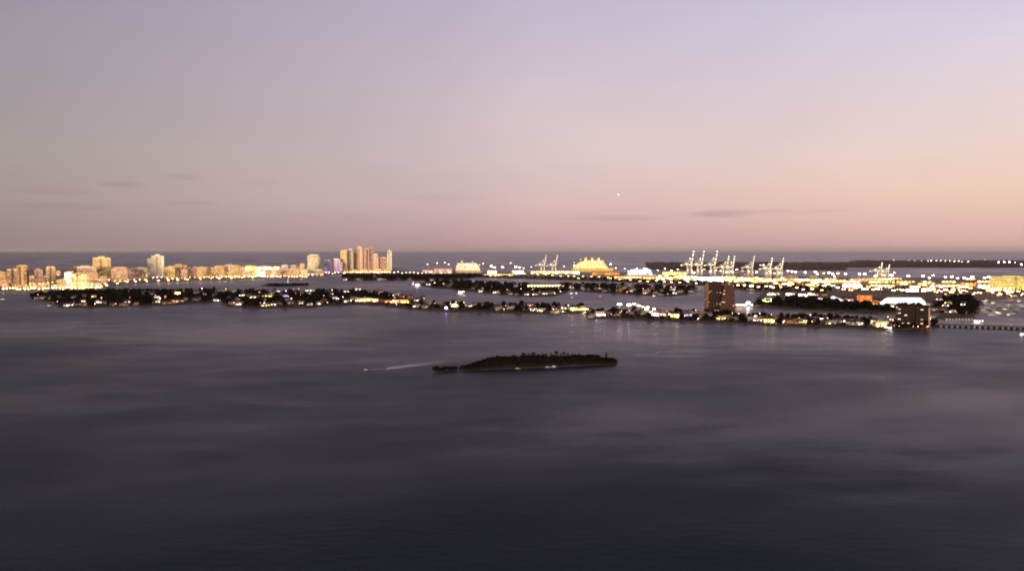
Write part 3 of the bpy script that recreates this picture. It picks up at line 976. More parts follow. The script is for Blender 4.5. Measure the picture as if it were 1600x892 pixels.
random.seed(51)
for a in [
    (756, 802, 428, 431.2, TAN, GOLD, 1.3, 'long low golden-lit wharf shed left of the two tall crane booms'),
    (830, 866, 423, 427.6, PAL, GOLD, 1.6, 'cream-lit quay shed under the two left cranes'),
    (868, 905, 423, 428, PAL, CREAM, 2.2, 'cream-lit quay shed between the left cranes and the golden ship'),
    (926, 968, 424.5, 430, BRN, AMB, .35, 'dark red-brown terminal shed below the golden cruise ship'),
    (960, 1002, 431.5, 436, PAL, GOLD, 1.6, 'golden-lit shed below the violet and white ship'),
    (1004, 1028, 432.5, 436.5, TAN, GOLD, 1.2, 'short golden shed right below the violet ship'),
    (1036, 1072, 424, 429.5, OLI, YEL, 1.0, 'olive-gold shed left of the three tallest cranes'),
    (1026, 1066, 431.5, 437, TAN, GOLD, 2.2, 'golden shed in the second row left of the condominium tower'),
    (1068, 1090, 429.5, 438, WAL, WHT, 2.0, 'white-lit shed at the foot of the three tallest cranes'),
    (1090, 1110, 431, 439.5, WAL, COOL, 2.4, 'cool white shed directly left of the brightest blaze'),
    (1111, 1131, 430, 441, WAL, COOL, 5.5, 'white floodlight glare shaped as a hall just above the dark brown tower'),  # glare of a floodlight cluster, given the shape of a glowing hall
    (1133, 1150, 430, 439, OLI, YEL, 2.2, 'yellow-green lit hall right of the brightest blaze'),
    (1152, 1180, 432, 439, TAN, GOLD, 1.6, 'golden hall below the lone right crane'),
    (1182, 1206, 433, 440, PCH, AMB, 1.2, 'amber hall left of the last pair of cranes'),
    (1210, 1250, 434, 439.5, PCH, WARM, .8, 'peach shed below the first bright masts right of the cranes'),
    (1252, 1288, 435, 440, PCH, WARM, .9, 'peach shed right of the first bright masts'),
    (1288, 1322, 436.5, 441.5, TAN, GOLD, 1.2, 'golden shed below the widest mast blaze'),
    (1330, 1358, 435, 440, PCH, AMB, 1.2, 'orange-lit shed standing before the grey-pink water'),
    (1252, 1282, 443.5, 448, TAN, GOLD, 1.4, 'low golden shed nearer, above the dark park'),
    (1318, 1346, 442, 449, TAN, CREAM, 1.8, 'cream-lit shed with bright front above the orange building'),
    (1362, 1398, 444.5, 449.5, PAL, CREAM, 1.6, 'pale shed with lit doors above the white canopy'),
    (1360, 1400, 438, 442.5, TAN, YEL, 1.2, 'long yellow-lit shed near the right water inlet'),
    (1402, 1430, 438, 445, TAN, GOLD, 1.6, 'orange-gold hall with tall end near the right inlet'),
    (1436, 1462, 441, 446.5, PCH, WARM, 1.1, 'warm lit shed right of the orange-gold hall'),
    (1417, 1436, 450.5, 455.5, PAL, COOL, 3.0, 'cyan-white lit shed above the white canopy right end'),
    (1442, 1463, 449.5, 454.5, PAL, CREAM, 1.6, 'pale green-white shed right of the cyan-white shed'),
    (1466, 1500, 443.5, 449, PCH, WARM, .9, 'peach shed midway to the long yellow block'),
    (1503, 1528, 440.5, 447, PCH, AMB, 1.3, 'orange shed left of the long yellow block'),
    (1530, 1549, 443, 450, PAL, PNK, 1.4, 'pale pink shed touching the long yellow block'),
]:
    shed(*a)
for a in [(660, 676, 421, 427.5, PKB, PNK, .6, 'small pink shed at the left start of the port'), (678, 706, 418, 427.3, PKB, PNK, .35, 'dusky pink hall left of the first lit ship'),
          (762, 776, 421.5, 427.8, PAL, CREAM, 1.2, 'bright cream hall right of the first lit ship'), (800, 818, 421.5, 427.8, WAL, WHT, 1.8, 'white floodlit hall left of the two left cranes')]:
    shed(*a)

random.seed(53)
for k in range(26):
    x0 = 1145 + k * 17.4 + random.uniform(-3, 3)
    by_ = random.choice([437, 441.5, 446, 449]) if x0 < 1530 else 455
    if 1330 < x0 < 1400 and by_ > 445: by_ = 437
    lc_, ln_ = random.choice([(GOLD, 'golden'), (WARM, 'amber'), (CREAM, 'cream'), (PNK, 'pink')])
    reg = 'below the cranes' if x0 < 1230 else 'above the dark park' if x0 < 1330 else 'near the right inlet' if x0 < 1460 else 'by the long yellow block'
    shed(x0, x0 + random.uniform(12, 26), by_ - random.uniform(2.2, 3.6), by_, random.choice([TAN, PCH, PAL]), lc_, random.uniform(.8, 2.2), 'small %s-lit yard shed %s' % (ln_, reg))

# ------------------------------------------------------------------ quay cranes
def crane(px, tip, base, label, back=True, hl=1.0, rot=0.0, k=.8):
    s_ = S(px, base)
    Ht = (base - tip) * s_
    o = empty('quay_crane', P(px, base, 2.1), rot)
    tag(o, label, 'crane', 'quay cranes of the port', px=px)
    hp = Ht * .46                       # girder height
    wx, wy = 9.5, 10.0
    for sx in (-1, 1):
        for sy in (-1, 1):
            lb = MB(); lb.bar((sx * wx, sy * wy, 0), (sx * wx * .92, sy * wy * .85, hp), 2.7, 2.3, 4)
            lb.build('leg', M['crane'], o)
    fb = MB()
    for sy in (-1, 1):
        fb.bar((-wx, sy * wy, hp * .33), (wx, sy * wy, hp * .33), 1.5, n=4)
        fb.bar((-wx, sy * wy * .95, hp * .35), (wx, sy * wy * .9, hp * .95), .6, n=4)
    for sx in (-1, 1):
        fb.bar((sx * wx, -wy, hp * .3), (sx * wx, wy, hp * .3), .9, n=4)
        fb.bar((sx * wx, -wy, hp * .98), (sx * wx, wy, hp * .98), .9, n=4)
    fb.build('portal_frame', M['crane'], o)
    gb = MB(); gb.bar((-42, -2.2, hp - 2.5), (12, -2.2, hp + 1), 2.4, n=4); gb.bar((-42, 2.2, hp - 2.5), (12, 2.2, hp + 1), 2.4, n=4)
    for q in range(7):
        xx = -40 + q * 8
        gb.bar((xx, -2.2, hp - 2.4 + (q + .3) * .5), (xx, 2.2, hp - 2.4 + (q + .3) * .5), .6, n=4)
    gb.build('back_girder', M['crane'], o)
    ab = MB()
    ap = Vector((3, 0, Ht * .70))
    for sy in (-1, 1):
        ab.bar((wx * .9, sy * wy * .8, hp), ap + Vector((0, sy, 0)), 2.1, 1.6, 4)
        ab.bar((-wx * .9, sy * wy * .8, hp), ap + Vector((0, sy, 0)), 1.2, 1.0, 4)
    ab.bar((-38, 0, hp - 2), ap, .8, n=4)
    ab.build('apex_frame', M['crane'], o)
    bb = MB()
    t0, t1 = Vector((wx + 1, 0, hp + 1)), Vector((wx + 1 + (Ht - hp) * .16, 0, Ht))
    for sy in (-1, 1):
        bb.bar(t0 + Vector((0, sy * 2, 0)), t1 + Vector((0, sy * 1.2, 0)), 2.8, 2.2, 4)
    for q in range(9):
        c = t0.lerp(t1, q / 9); d = t0.lerp(t1, (q + 1) / 9)
        bb.bar(c + Vector((0, -2, 0)), d + Vector((0, 2, 0)), .8, n=4)
    bb.bar(ap, t0.lerp(t1, .5), .5, n=4)
    bb.build('boom', M['crane'], o)
    mh = MB(); mh.box(-20, -8, -4, 4, hp + 1.6, hp + 8); mh.build('machinery_house', M['white'], o)
    cb = MB(); cb.box(4, 7.5, -5.5, -2.8, hp - 5.5, hp - 2.0); cb.build('operator_cab', M['dark'], o)
    pts = [t0.lerp(t1, q) + Vector((-1.5, -3.4, 0)) for q in (.1, .4, .7, .97)] + [Vector((-38, -4, hp - 3)), Vector((-16, -6, hp + 2)), Vector((0, -6, hp - 1)), Vector((wx, -wy - 2, hp * .5)), Vector((-wx, -wy - 2, hp * .5)), ap + Vector((0, -2.4, 1))]
    for p in pts:
        q = link('floodlight', HEAD, o, (1.0, .84, .58) + (k * hl * .5,)); q.location = p; q.scale = (1.0, 1.0, .9)
    return o


crane(848, 399.5, 427, 'left crane of the pair with raised booms beside the golden ship', k=.45)
crane(865.5, 399.5, 427.4, 'right crane of the pair with raised booms beside the golden ship', k=.45)
crane(1077, 393, 431.5, 'leftmost of the three tallest cranes, boom raised', hl=1.3)
crane(1093, 393, 431.8, 'middle one of the three tallest cranes, boom raised', hl=1.3)
crane(1113.5, 393, 432.2, 'rightmost of the three tallest cranes, boom raised', hl=1.1)
crane(1132.5, 401, 432, 'left of two mid-height cranes above the dark brown tower', hl=.9)
crane(1141.5, 401, 432.5, 'right of two mid-height cranes above the dark brown tower', hl=.9)
crane(1172, 401, 432.5, 'lone slender crane right of the dark brown tower', hl=.45)
crane(1200, 404, 433.5, 'left crane of the last pair before the mast lights', hl=1.0)
crane(1217.5, 404, 433.8, 'right crane of the last pair before the mast lights', hl=.8)
crane(1372.5, 411, 433.5, 'left of two short white cranes over the pink inlet', hl=.8)
crane(1384, 414, 433.8, 'right, smaller of two short white cranes over the inlet', hl=.7)

# ------------------------------------------------------------------ ships
def hull(L, Bm, H0, n=14, m=None, flare=1.0):
    b_ = MB()
    rings = []
    for i in range(n + 1):
        t = i / n
        x_ = -L / 2 + L * t
        k = min(1, (1 - t) * 4.2) ** .6 if t > .7 else (1.0 if t > .06 else .86)
        sheer = H0 * (1 + .22 * max(0, (t - .75) * 4) ** 2)
        hb = Bm / 2 * max(.02, k)
        rings.append([(x_, -hb * .7, -.6), (x_ + (t > .9) * 1.5 * (t - .9) * 10 * L / 60, -hb, sheer), (x_ + (t > .9) * 1.5 * (t - .9) * 10 * L / 60, hb, sheer), (x_, hb * .7, -.6)])
    base = 0
    for r_ in rings:
        b_.v += r_
    for i in range(n):
        for j in range(3):
            b_.f.append((i * 4 + j, (i + 1) * 4 + j, (i + 1) * 4 + j + 1, i * 4 + j + 1)); b_.m.append(0)
    b_.f.append((0, 1, 2, 3)); b_.m.append(0)
    return b_


def ship(px0, px1, top, base, col, lc, lk, label, nd=8, funnels=(.2,), rot=0.0, domes=()):
    cx = (px0 + px1) / 2
    s_ = S(cx, base)
    L = (px1 - px0) * s_; H0 = (base - top) * s_
    o = empty('cruise_ship', P(cx, base, 0.0), rot)
    tag(o, label, 'cruise ship', px=cx)
    Bm = L * .15
    hh = H0 * .22
    q = hull(L, Bm, hh).build('hull', M['hull'], o); q.color = tuple(col) + (1,)
    dh = H0 * .58 / nd
    for k in range(nd):
        x0 = -L * (.46 - .004 * k * k); x1 = L * (.38 - .014 * k)
        z0 = hh + .05 + dh * k
        b_ = MB(); b_.prism([(x0, -Bm * .46), (x1, -Bm * .46), (x1 + L * .025, 0), (x1, Bm * .46), (x0, Bm * .46)], z0, z0 + dh * .92, 0, True, True)
        dk = b_.build('deck', M['hull'], o); dk.color = tuple(col) + (1,)
        w_ = MB(); w_.box(x0 + 2, x1 - 2, -Bm * .46 - .3, -Bm * .46 - .02, z0 + dh * .2, z0 + dh * .75)
        q = w_.build('window_band', M['winb'], dk); q.color = tuple(lc) + (lk * .6,)
        w_ = MB(); w_.box(x0 + 2, x1 - 2, Bm * .46 + .02, Bm * .46 + .3, z0 + dh * .2, z0 + dh * .75)
        q = w_.build('window_band', M['winb'], dk); q.color = tuple(lc) + (lk * .6,)
    zt = hh + H0 * .58
    for f_ in funnels:
        b_ = MB(); xx = L * (f_ - .5)
        b_.prism([(xx - L * .03, -Bm * .16), (xx + L * .03, -Bm * .16), (xx + L * .03, Bm * .16), (xx - L * .03, Bm * .16)], zt, H0, 0, True, False, -.25)
        q = b_.build('funnel', M['hull'], o); q.color = tuple(col) + (1,)
        g = link('deck_lamp', HEAD, o, tuple(lc) + (lk * .45,)); g.location = (xx, -Bm * .35, zt + 4); g.scale = (1.4, 1.4, 1.4)
    for f_ in domes:
        b_ = MB(); b_.ball((L * (f_ - .5), 0, zt + H0 * .06), H0 * .07, 10, 6); q = b_.build('radar_dome', M['white'], o)
    b_ = MB(); b_.bar((L * .12, 0, zt), (L * .12, 0, zt + H0 * .2), .8, .3); b_.bar((L * .12, -5, zt + H0 * .12), (L * .12, 5, zt + H0 * .12), .4); b_.build('mast', M['white'], o)
    bd = MB(); bd.box(-L * .3, -L * .3 + 9, -Bm * .5 - 2.4, -Bm * .5 - .1, hh + 1, hh + 4)
    lm = bd.mesh('lifeboat', M['hull'])
    for k in range(7):
        q = link('lifeboat', lm, o, (.8, .35, .08, 1)); q.location = (L * .085 * k, 0, 0)
    for k in range(10):
        g = link('deck_lamp', HEAD, o, tuple(lc) + (lk * .30,)); g.location = (-L * .44 + L * .08 * k, -Bm * .46 - 4, hh + H0 * (.12 if k % 2 else .42)); g.scale = (1.1, 1.1, 1.1)
    return o


ship(893, 957, 402.5, 424.6, (.80, .58, .20), YEL, 1.8, 'large golden-lit cruise ship at the far quay, three tops on its roof', 9, (.34, .5, .66), 0.0, (.22,))
g_ = ship(706, 752, 407, 427, (.55, .40, .28), CREAM, 1.3, 'cream-lit cruise ship with high peaked stern at the left port end', 6, (.66,), PI, (.3,))
ship(978, 1025, 418, 432.5, (.66, .58, .78), (.74, .62, 1.0), 3.6, 'violet and white lit cruise ship below the golden one', 6, (.35, .6), 0.0, (.75,))

# ------------------------------------------------------------------ port mast lamps and causeway lamps
random.seed(61)
for i, (x, y, r, k, c) in enumerate([
    (818, 419, 1.3, .5, 'g'), (768, 416, 3.4, 1.0, 'c'), (773, 418, 2.4, .8, 'g'), (785, 417.5, 2.6, .9, 'w'), (806, 417, 3.2, 1.1, 'w'), (812, 418, 2.6, 1.0, 'w'), (683, 411, 2, .35, 'p'), (695, 410.5, 2, .4, 'p'), (701, 413, 2, .35, 'p'), (668, 413, 1.6, .3, 'p'), (755, 412, 1.8, .4, 'p'), (798, 411, 1.8, .35, 'p'), (830, 417, 1.1, .4, 'p'), (881, 416, 1.1, .5, 'p'), (897, 415, 1.8, .9, 'g'), (954, 413, 2.4, 1.2, 'w'), (962, 419, 1.2, .5, 'g'), (976, 420, 1.1, .5, 'p'), (1010, 420, 1.2, .6, 'p'),
    (1028, 422, 1.2, .7, 'p'), (1039, 420, 1.2, .8, 'c'), (1049, 423, 1.7, 1.2, 'w'), (1059, 421, 1.2, .7, 'c'), (1084, 426, 2.2, 1.4, 'w'), (1100, 421, 1.1, .7, 'a'), (1110, 424, 1.6, 1.0, 'c'), (1119, 422, 1.2, .7, 'a'),
    (1126, 423, 1.3, .8, 'g'), (1135, 425, 1.3, .8, 'g'), (1143, 424, 1.5, 1.0, 'g'), (1151, 421, 1.3, .9, 'c'), (1160, 423, 1.2, .6, 'a'), (1170, 424, 1.2, .7, 'c'), (1182, 425, 1.8, 1.1, 'c'), (1188, 414, 1.2, .6, 'p'), (1193, 414, 1.6, 1.0, 'w'),
    (1203, 424, 1.8, 1.1, 'g'), (1210, 427, 1.3, .7, 'a'), (1218, 426, 1.5, .9, 'g'), (1231, 423, 1.9, 1.2, 'c'), (1237, 424, 2.4, 1.5, 'w'), (1243, 425, 2.3, 1.5, 'w'), (1258, 425.5, 2.2, 1.4, 'w'), (1274, 424.5, 1.9, 1.2, 'c'), (1277, 428, 1.6, 1.0, 'g'),
    (1287, 427, 1.5, .8, 'g'), (1295, 426, 2.2, 1.4, 'w'), (1301, 428, 2.3, 1.5, 'w'), (1309, 427, 1.9, 1.1, 'g'), (1304, 432, 1.5, .8, 'g'), (1321, 428, 2.0, 1.3, 'w'), (1343, 428, 2.2, 1.4, 'w'), (1351, 428, 2.2, 1.4, 'c'),
    (1368, 431, 2.4, 1.5, 'w'), (1381, 430, 1.3, .6, 'a'), (1393, 430, 2.4, 1.5, 'w'), (1397, 426, 1.2, .7, 'p'), (1419, 431, 2.0, 1.3, 'w'), (1442, 431, 2.0, 1.2, 'w'), (1452, 434, 1.4, .8, 'p'), (1458, 430, 1.4, .9, 'w'),
    (1477, 433, 1.6, 1.0, 'w'), (1487, 432, 2.0, 1.3, 'w'), (1496, 434.5, 1.3, .7, 'w'), (1506, 434, 1.5, .9, 'w'), (1519, 432, 1.9, 1.2, 'w'), (1517, 435, 1.3, .8, 'w'), (1538, 434, 1.3, .8, 'w'), (1544, 433, 2.0, 1.3, 'w')]):
    cc, cnm = CN[c]
    if x < 960: reg = 'near the golden cruise ship'
    elif x < 1100: reg = 'around the three tallest cranes'
    elif x < 1225: reg = 'between the mid-height cranes and last crane pair'
    elif x < 1290: reg = 'just right of the last crane pair'
    elif x < 1360: reg = 'in front of the far dark island end'
    elif x < 1440: reg = 'around the two short white cranes'
    else: reg = 'left of the long yellow block'
    high_mast(x, y, r, k, cc, '%s light mast %s' % (cnm, reg), 'high light masts of the port', h=30 if y > 421 else 42)

LM = [(806, 428), (820, 427.5), (831, 426.8), (840, 428.5), (853, 428.5), (863, 430), (876, 431), (888, 431), (897, 431.3), (911, 431.5), (924, 431.8), (936, 432.4), (950, 433.3), (954, 434.5), (904, 434.5), (968, 436), (985, 437), (1000, 439), (1012, 439.5), (1026, 438.5), (1038, 440), (1049, 440.5), (1062, 441), (1075, 440), (1088, 442),
      (1153, 445), (1163, 446), (1185, 448), (1197, 447), (1208, 449), (1220, 448), (1211, 443), (1245, 449), (1255, 452), (1269, 451), (1284, 453), (1233, 446)]
for x, y in LM:
    reg = 'left of the dark brown tower' if x < 1100 else 'right of the dark brown tower'
    if x < 900: reg = 'below the golden cruise ship'
    elif x < 1000: reg = 'before the violet ship'
    big = x in (1245, 1269, 1153)
    lamp(x, y, 1.5 if big else 1.15, .8 if big else .55, GOLD if x < 1000 else random.choice([CREAM, GOLD, WARM, PNK]), 'street lamp on the causeway %s' % reg, 'street lamps along the causeway')
lamp(1174, 446, 2.6, 1.3, CREAM, 'big cream causeway lamp with long reflection beside the dark brown tower', 'street lamps along the causeway')
for i in range(46):
    x = 1290 + i * 6.7 + random.uniform(-2, 2)
    y = interp([(1290, 452), (1460, 456), (1600, 459)], x) - random.uniform(0, 9)
    lamp(x, y, random.uniform(.6, 1.8), random.uniform(.3, 1.6), random.choice([GOLD, WARM, AMB, AMB, CREAM, PNK]), 'port road lamp ' + ('above the orange building' if x < 1345 else 'above the white canopy' if x < 1400 else 'right of the inlet cranes' if x < 1450 else 'above the marina' if x < 1530 else 'below the long yellow block'), 'small lamps on the right port roads', h=16)
for i in range(60):
    x = 1032 + i * 4.4 + random.uniform(-1.5, 1.5)
    y = interp([(1030, 437), (1150, 440), (1300, 447)], x) - random.uniform(0, 9)
    if 1098 < x < 1136: y = min(y, 438)
    lamp(x, y, random.uniform(.8, 2.2), random.uniform(.6, 2.2), random.choice([GOLD, GOLD, WARM, WARM, AMB]), 'yard lamp ' + ('left of the three tallest cranes' if x < 1066 else 'below the three tallest cranes' if x < 1100 else 'behind the dark brown tower' if x < 1150 else 'below the lone crane' if x < 1190 else 'below the last crane pair' if x < 1235 else 'above the dark park'), 'golden yard lamps among the port sheds', h=16)
for i in range(30):
    x = 1455 + random.uniform(0, 145); y = 452 + random.uniform(0, 9)
    lamp(x, y, random.uniform(.7, 1.2), random.uniform(.2, .5), random.choice([PNK, CREAM, WARM]), 'faint lamp on the marina quay, %s' % ('left part' if x < 1500 else 'middle part' if x < 1540 else 'right part' if x < 1572 else 'far right end'), 'faint lamps on the marina quay', h=7)
for i in range(34):
    x = 4 + i * 16.2 + random.uniform(-3, 3)
    y = interp([(0, 451), (150, 448), (200, 440), (300, 436), (440, 431), (560, 425.5)], x)
    lamp(x, y, random.uniform(1.0, 1.7), random.uniform(.4, .8), random.choice([GOLD, CREAM, YEL, WARM]), 'shore lamp ' + next(t for a, b, t in fill_seg if a <= x < b), 'shore lamps below the beachfront blocks', h=8)
for i in range(24):
    x = 560 + i * 6.2
    lamp(x, 425.2 + random.uniform(-1.2, .8) + (x - 560) * .008, 1.2, random.uniform(.3, .7), random.choice([PNK, WARM, CREAM]), 'pinkish shore lamp ' + ('below the tower cluster' if x < 615 else 'right of the tower cluster' if x < 665 else 'left of the first ship'), 'pinkish shore lamps right of the tower cluster', h=8)
# bridge-park lights on the far island at right
for i, (x, y, r, k, c) in enumerate([(1450, 407.5, 2, .5, 'c'), (1455, 407, 3, .7, 'c'), (1463, 407.2, 2.4, .6, 'c'), (1470, 407.4, 2.4, .6, 'p'), (1477, 407.4, 2.2, .5, 'p'), (1484, 407.4, 2.2, .5, 'c'), (1491, 408, 3, .8, 'c'), (1498, 408, 2.4, .6, 'c'), (1503, 409, 2, .5, 'c'), (1513, 408.6, 3, .8, 'p'),
                               (1539, 405.6, 1.6, .3, 'p'), (1560, 409.5, 4.5, 1.0, 'k'), (1569, 409.5, 4.5, 1.0, 'k'), (1577, 409.6, 4.5, 1.0, 'w'), (1586, 410, 2, .6, 'p'), (1596, 413, 5, 1.0, 'k'), (1420, 406.7, 1.6, .3, 'p'), (1429, 407, 1.6, .3, 'p'), (1396, 406.4, 2, .4, 'p'), (1440, 407.3, 1.6, .3, 'p')]):
    high_mast(x, y, r, k, CN[c][0], '%s lamp on the far dark island %s' % (CN[c][1], 'at the right edge' if x > 1520 else 'above the inlet'), 'lamps on the far dark island', 2.0, 14)

# ------------------------------------------------------------------ shipping containers
cbm = MB()
cbm.box(-6, 6, -1.2, 1.2, 0, 2.6)
for k in range(14):
    xx = -5.5 + k * .85
    cbm.box(xx, xx + .35, -1.32, -1.2, .15, 2.45)
for sx in (-6, 5.8):
    for sy in (-1.32, 1.12):
        cbm.box(sx, sx + .2, sy, sy + .2, 0, 2.62)
CONT = cbm.mesh('shipping_container', M['box'])
random.seed(71)
ccol = {'rust red': (.35, .08, .05), 'blue': (.06, .12, .3), 'white': (.7, .7, .68), 'green': (.08, .22, .12), 'orange': (.6, .22, .05)}
for (x, y, nx, nz) in ((1040, 431.4, 5, 3), (1062, 432, 4, 2), (1122, 433.2, 5, 3), (1160, 431.8, 5, 4), (1192, 432.5, 4, 3), (1226, 434, 5, 3), (1262, 434.4, 5, 3), (1300, 435, 4, 2)):
    p0 = P(x, y, 2.2)
    for i in range(nx):
        for k in range(nz - (i == nx - 1)):
            cn_ = random.choice(list(ccol))
            q = link('shipping_container', CONT, None, ccol[cn_] + (1,))
            q.location = p0 + Vector((i * 13.0, 0, k * 2.66))
            tag(q, '%s shipping container, %s of a stack near the %s' % (cn_, 'lowest' if k == 0 else 'second' if k == 1 else 'upper part', 'tallest cranes' if x < 1130 else 'right cranes' if x < 1240 else 'bright masts'), 'shipping container', 'stacked containers in the port yard')

# ------------------------------------------------------------------ villas on the islands
def villa_parts(kind):
    P_ = {}
    b_ = MB()
    if kind == 0:        # hipped roof main house with a wing
        b_.box(-9, 9, -5, 5, 0, 6.2); b_.box(8.9, 15, -3.4, 4, 0, 3.6)
        P_['wall'] = b_
        r_ = MB()
        def hip(x0, x1, y0, y1, z, h):
            m_ = min(x1 - x0, y1 - y0) / 2
            yc = (y0 + y1) / 2
            A, B_, C, D = (x0, y0, z), (x1, y0, z), (x1, y1, z), (x0, y1, z)
            E, G = (x0 + m_, yc, z + h), (x1 - m_, yc, z + h)
            r_.face([A, B_, G, E]); r_.face([B_, C, G]); r_.face([C, D, E, G]); r_.face([D, A, E]); r_.face([D, C, B_, A])
        hip(-9.8, 9.8, -5.8, 5.8, 6.25, 2.6); hip(8.2, 15.7, -4.1, 4.7, 3.65, 1.6)
        P_['roof'] = r_
        wins = [(-7, 3.9, 1.6), (-3, 3.9, 1.6), (3, 3.9, 1.6), (7, 3.9, 1.6), (-7, .9, 2.0), (-3.2, .9, 2.0), (7, .9, 2.0)]
        fy = -5
    elif kind == 1:      # flat-roofed modern house in two volumes
        b_.box(-11, 4, -5, 5, 0, 3.6); b_.box(-7, 10, -4.2, 5, 3.62, 7.2)
        P_['wall'] = b_
        r_ = MB(); r_.box(-7.6, 10.8, -5.6, 5.6, 7.22, 7.7); r_.box(-11.6, -7.1, -5.6, 5.6, 3.62, 4.0)
        P_['roof'] = r_
        wins = [(-9, .5, 2.6), (-5, .5, 2.6), (-1, .5, 2.6), (2.6, .5, 2.0)]
        fy = -5
    else:                # gabled house
        b_.box(-7.5, 7.5, -5, 5, 0, 5.6)
        P_['wall'] = b_
        r_ = MB(); z = 5.65
        r_.face([(-8.2, -5.8, z), (8.2, -5.8, z), (8.2, 0, z + 3.2), (-8.2, 0, z + 3.2)]); r_.face([(-8.2, 0, z + 3.2), (8.2, 0, z + 3.2), (8.2, 5.8, z), (-8.2, 5.8, z)])
        r_.face([(8.2, -5.8, z), (8.2, 5.8, z), (8.2, 0, z + 3.2)]); r_.face([(-8.2, 5.8, z), (-8.2, -5.8, z), (-8.2, 0, z + 3.2)]); r_.face([(-8.2, -5.8, z), (-8.2, 5.8, z), (8.2, 5.8, z), (8.2, -5.8, z)])
        P_['roof'] = r_
        wins = [(-5, 3.4, 1.5), (0, 3.4, 1.5), (5, 3.4, 1.5), (-5, .7, 2.2), (4.4, .7, 2.2)]
        fy = -5
    w1 = MB(); w1.box(-1.3, 1.3, -.16, 0, 0, 1)
    d1 = MB(); d1.box(-.9, .9, -.14, 0, 0, 2.4)
    ch = MB(); ch.box(-.6, .6, -.6, .6, 0, 2.0)
    return (P_['wall'].mesh('wall', M['wall']), P_['roof'].mesh('roof', M['roof'] if kind == 1 else M['tile']), w1.mesh('window', M['house_win']), wins, fy, d1.mesh('door', M['house_win']), ch.mesh('chimney', M['wall']))


VP = [villa_parts(k) for k in range(3)]
VILL = []     # footprints in photo pixels, kept clear of trees
SEG = [(0, 150, 'near the left tip of the long island'), (150, 262, 'on the long island below the pale tower'), (262, 345, 'on the long island left of the notch'), (345, 430, 'on the rounded point of the long island'),
       (430, 500, 'on the long island below the islet'), (500, 560, 'left of the golden shore lights'), (560, 640, 'around the orange shore lights'), (640, 705, 'left of the violet dock light'), (705, 800, 'right of the violet dock light'), (800, 922, 'on the long island narrow right end'),
       (922, 965, 'at the left end of the right island'), (965, 1060, 'on the right island left of the towers'), (1060, 1165, 'at the foot of the dark brown tower'), (1165, 1290, 'on the right island below the park'), (1290, 1372, 'on the right island below the canopy'), (1372, 1600, 'near the dark block at the point')]
WC = {'pale grey': (.20, .19, .19), 'dusty pink': (.22, .14, .13), 'cream': (.26, .21, .16), 'white': (.34, .32, .31), 'brown': (.09, .055, .04)}


def villa(px, py, b, c, row='', z=1.7, region=None, k=None):
    cc, cnm = CN[c]
    s_ = S(px, py)
    base = py + (1.6 if b < 3 else 2.4)
    kind = random.randrange(3) if k is None else k
    wl, rf, wn, wins, fy, dr, chm = VP[kind]
    fac = math.atan2(P(px, base).x, P(px, base).y)
    sc = {0: .75, 1: .78, 2: .8, 3: 1.05}[b] * random.uniform(.9, 1.1)
    if s_ > 2.4: sc *= 1.25
    o = empty('villa', P(px, base, z - .1) + Vector((0, 6 * sc, 0)), -fac + random.uniform(-.25, .25), sc)
    wn_ = random.choice(list(WC))
    if b >= 2: wn_ = random.choice(['cream', 'white', 'pale grey'])
    reg = region or next(t for a, e, t in SEG if a <= px < e)
    adj = {0: 'dim %s villa' % wn_, 1: 'softly lit %s villa' % wn_, 2: '%s-lit villa' % cnm, 3: 'dazzling %s-lit villa' % cnm}[b]
    tag(o, adj + ' ' + reg, 'villa', 'waterfront villas on the islands', px=px)
    link('wall', wl, o, WC[wn_] + (1,))
    r_ = link('roof', rf, o)
    if kind != 1:
        q = link('chimney', chm, r_, WC[wn_] + (1,)); q.location = (-4, 2, 6.6)
    st = {0: .02, 1: .09, 2: .32, 3: .75}[b]
    for i, (x_, z_, h_) in enumerate(wins):
        on = 1.0 if random.random() < (.5, .5, .65, .9)[b] else .04
        q = link('window', wn, o, tuple(cc) + (st * on * random.uniform(.5, 1.3),)); q.location = (x_, fy - .02, z_); q.scale = (1, 1, h_)
    q = link('door', dr, o, tuple(cc) + (st * .6,)); q.location = (0.2, fy - .02, .15)
    if b >= 1:
        for i in range(b if b < 3 else 4):
            g = link('garden_lamp', HEAD, o, tuple(cc) + ({1: .16, 2: .45, 3: 1.3}[b],)); g.location = (random.uniform(-9, 9), fy - random.uniform(2.5, 6), random.uniform(1.2, 3.2)); r = {1: .5, 2: .75, 3: 1.0}[b]; g.scale = (r, r, r)
    VILL.append((px, base, 3.6 + 1.5 * b))
    return o


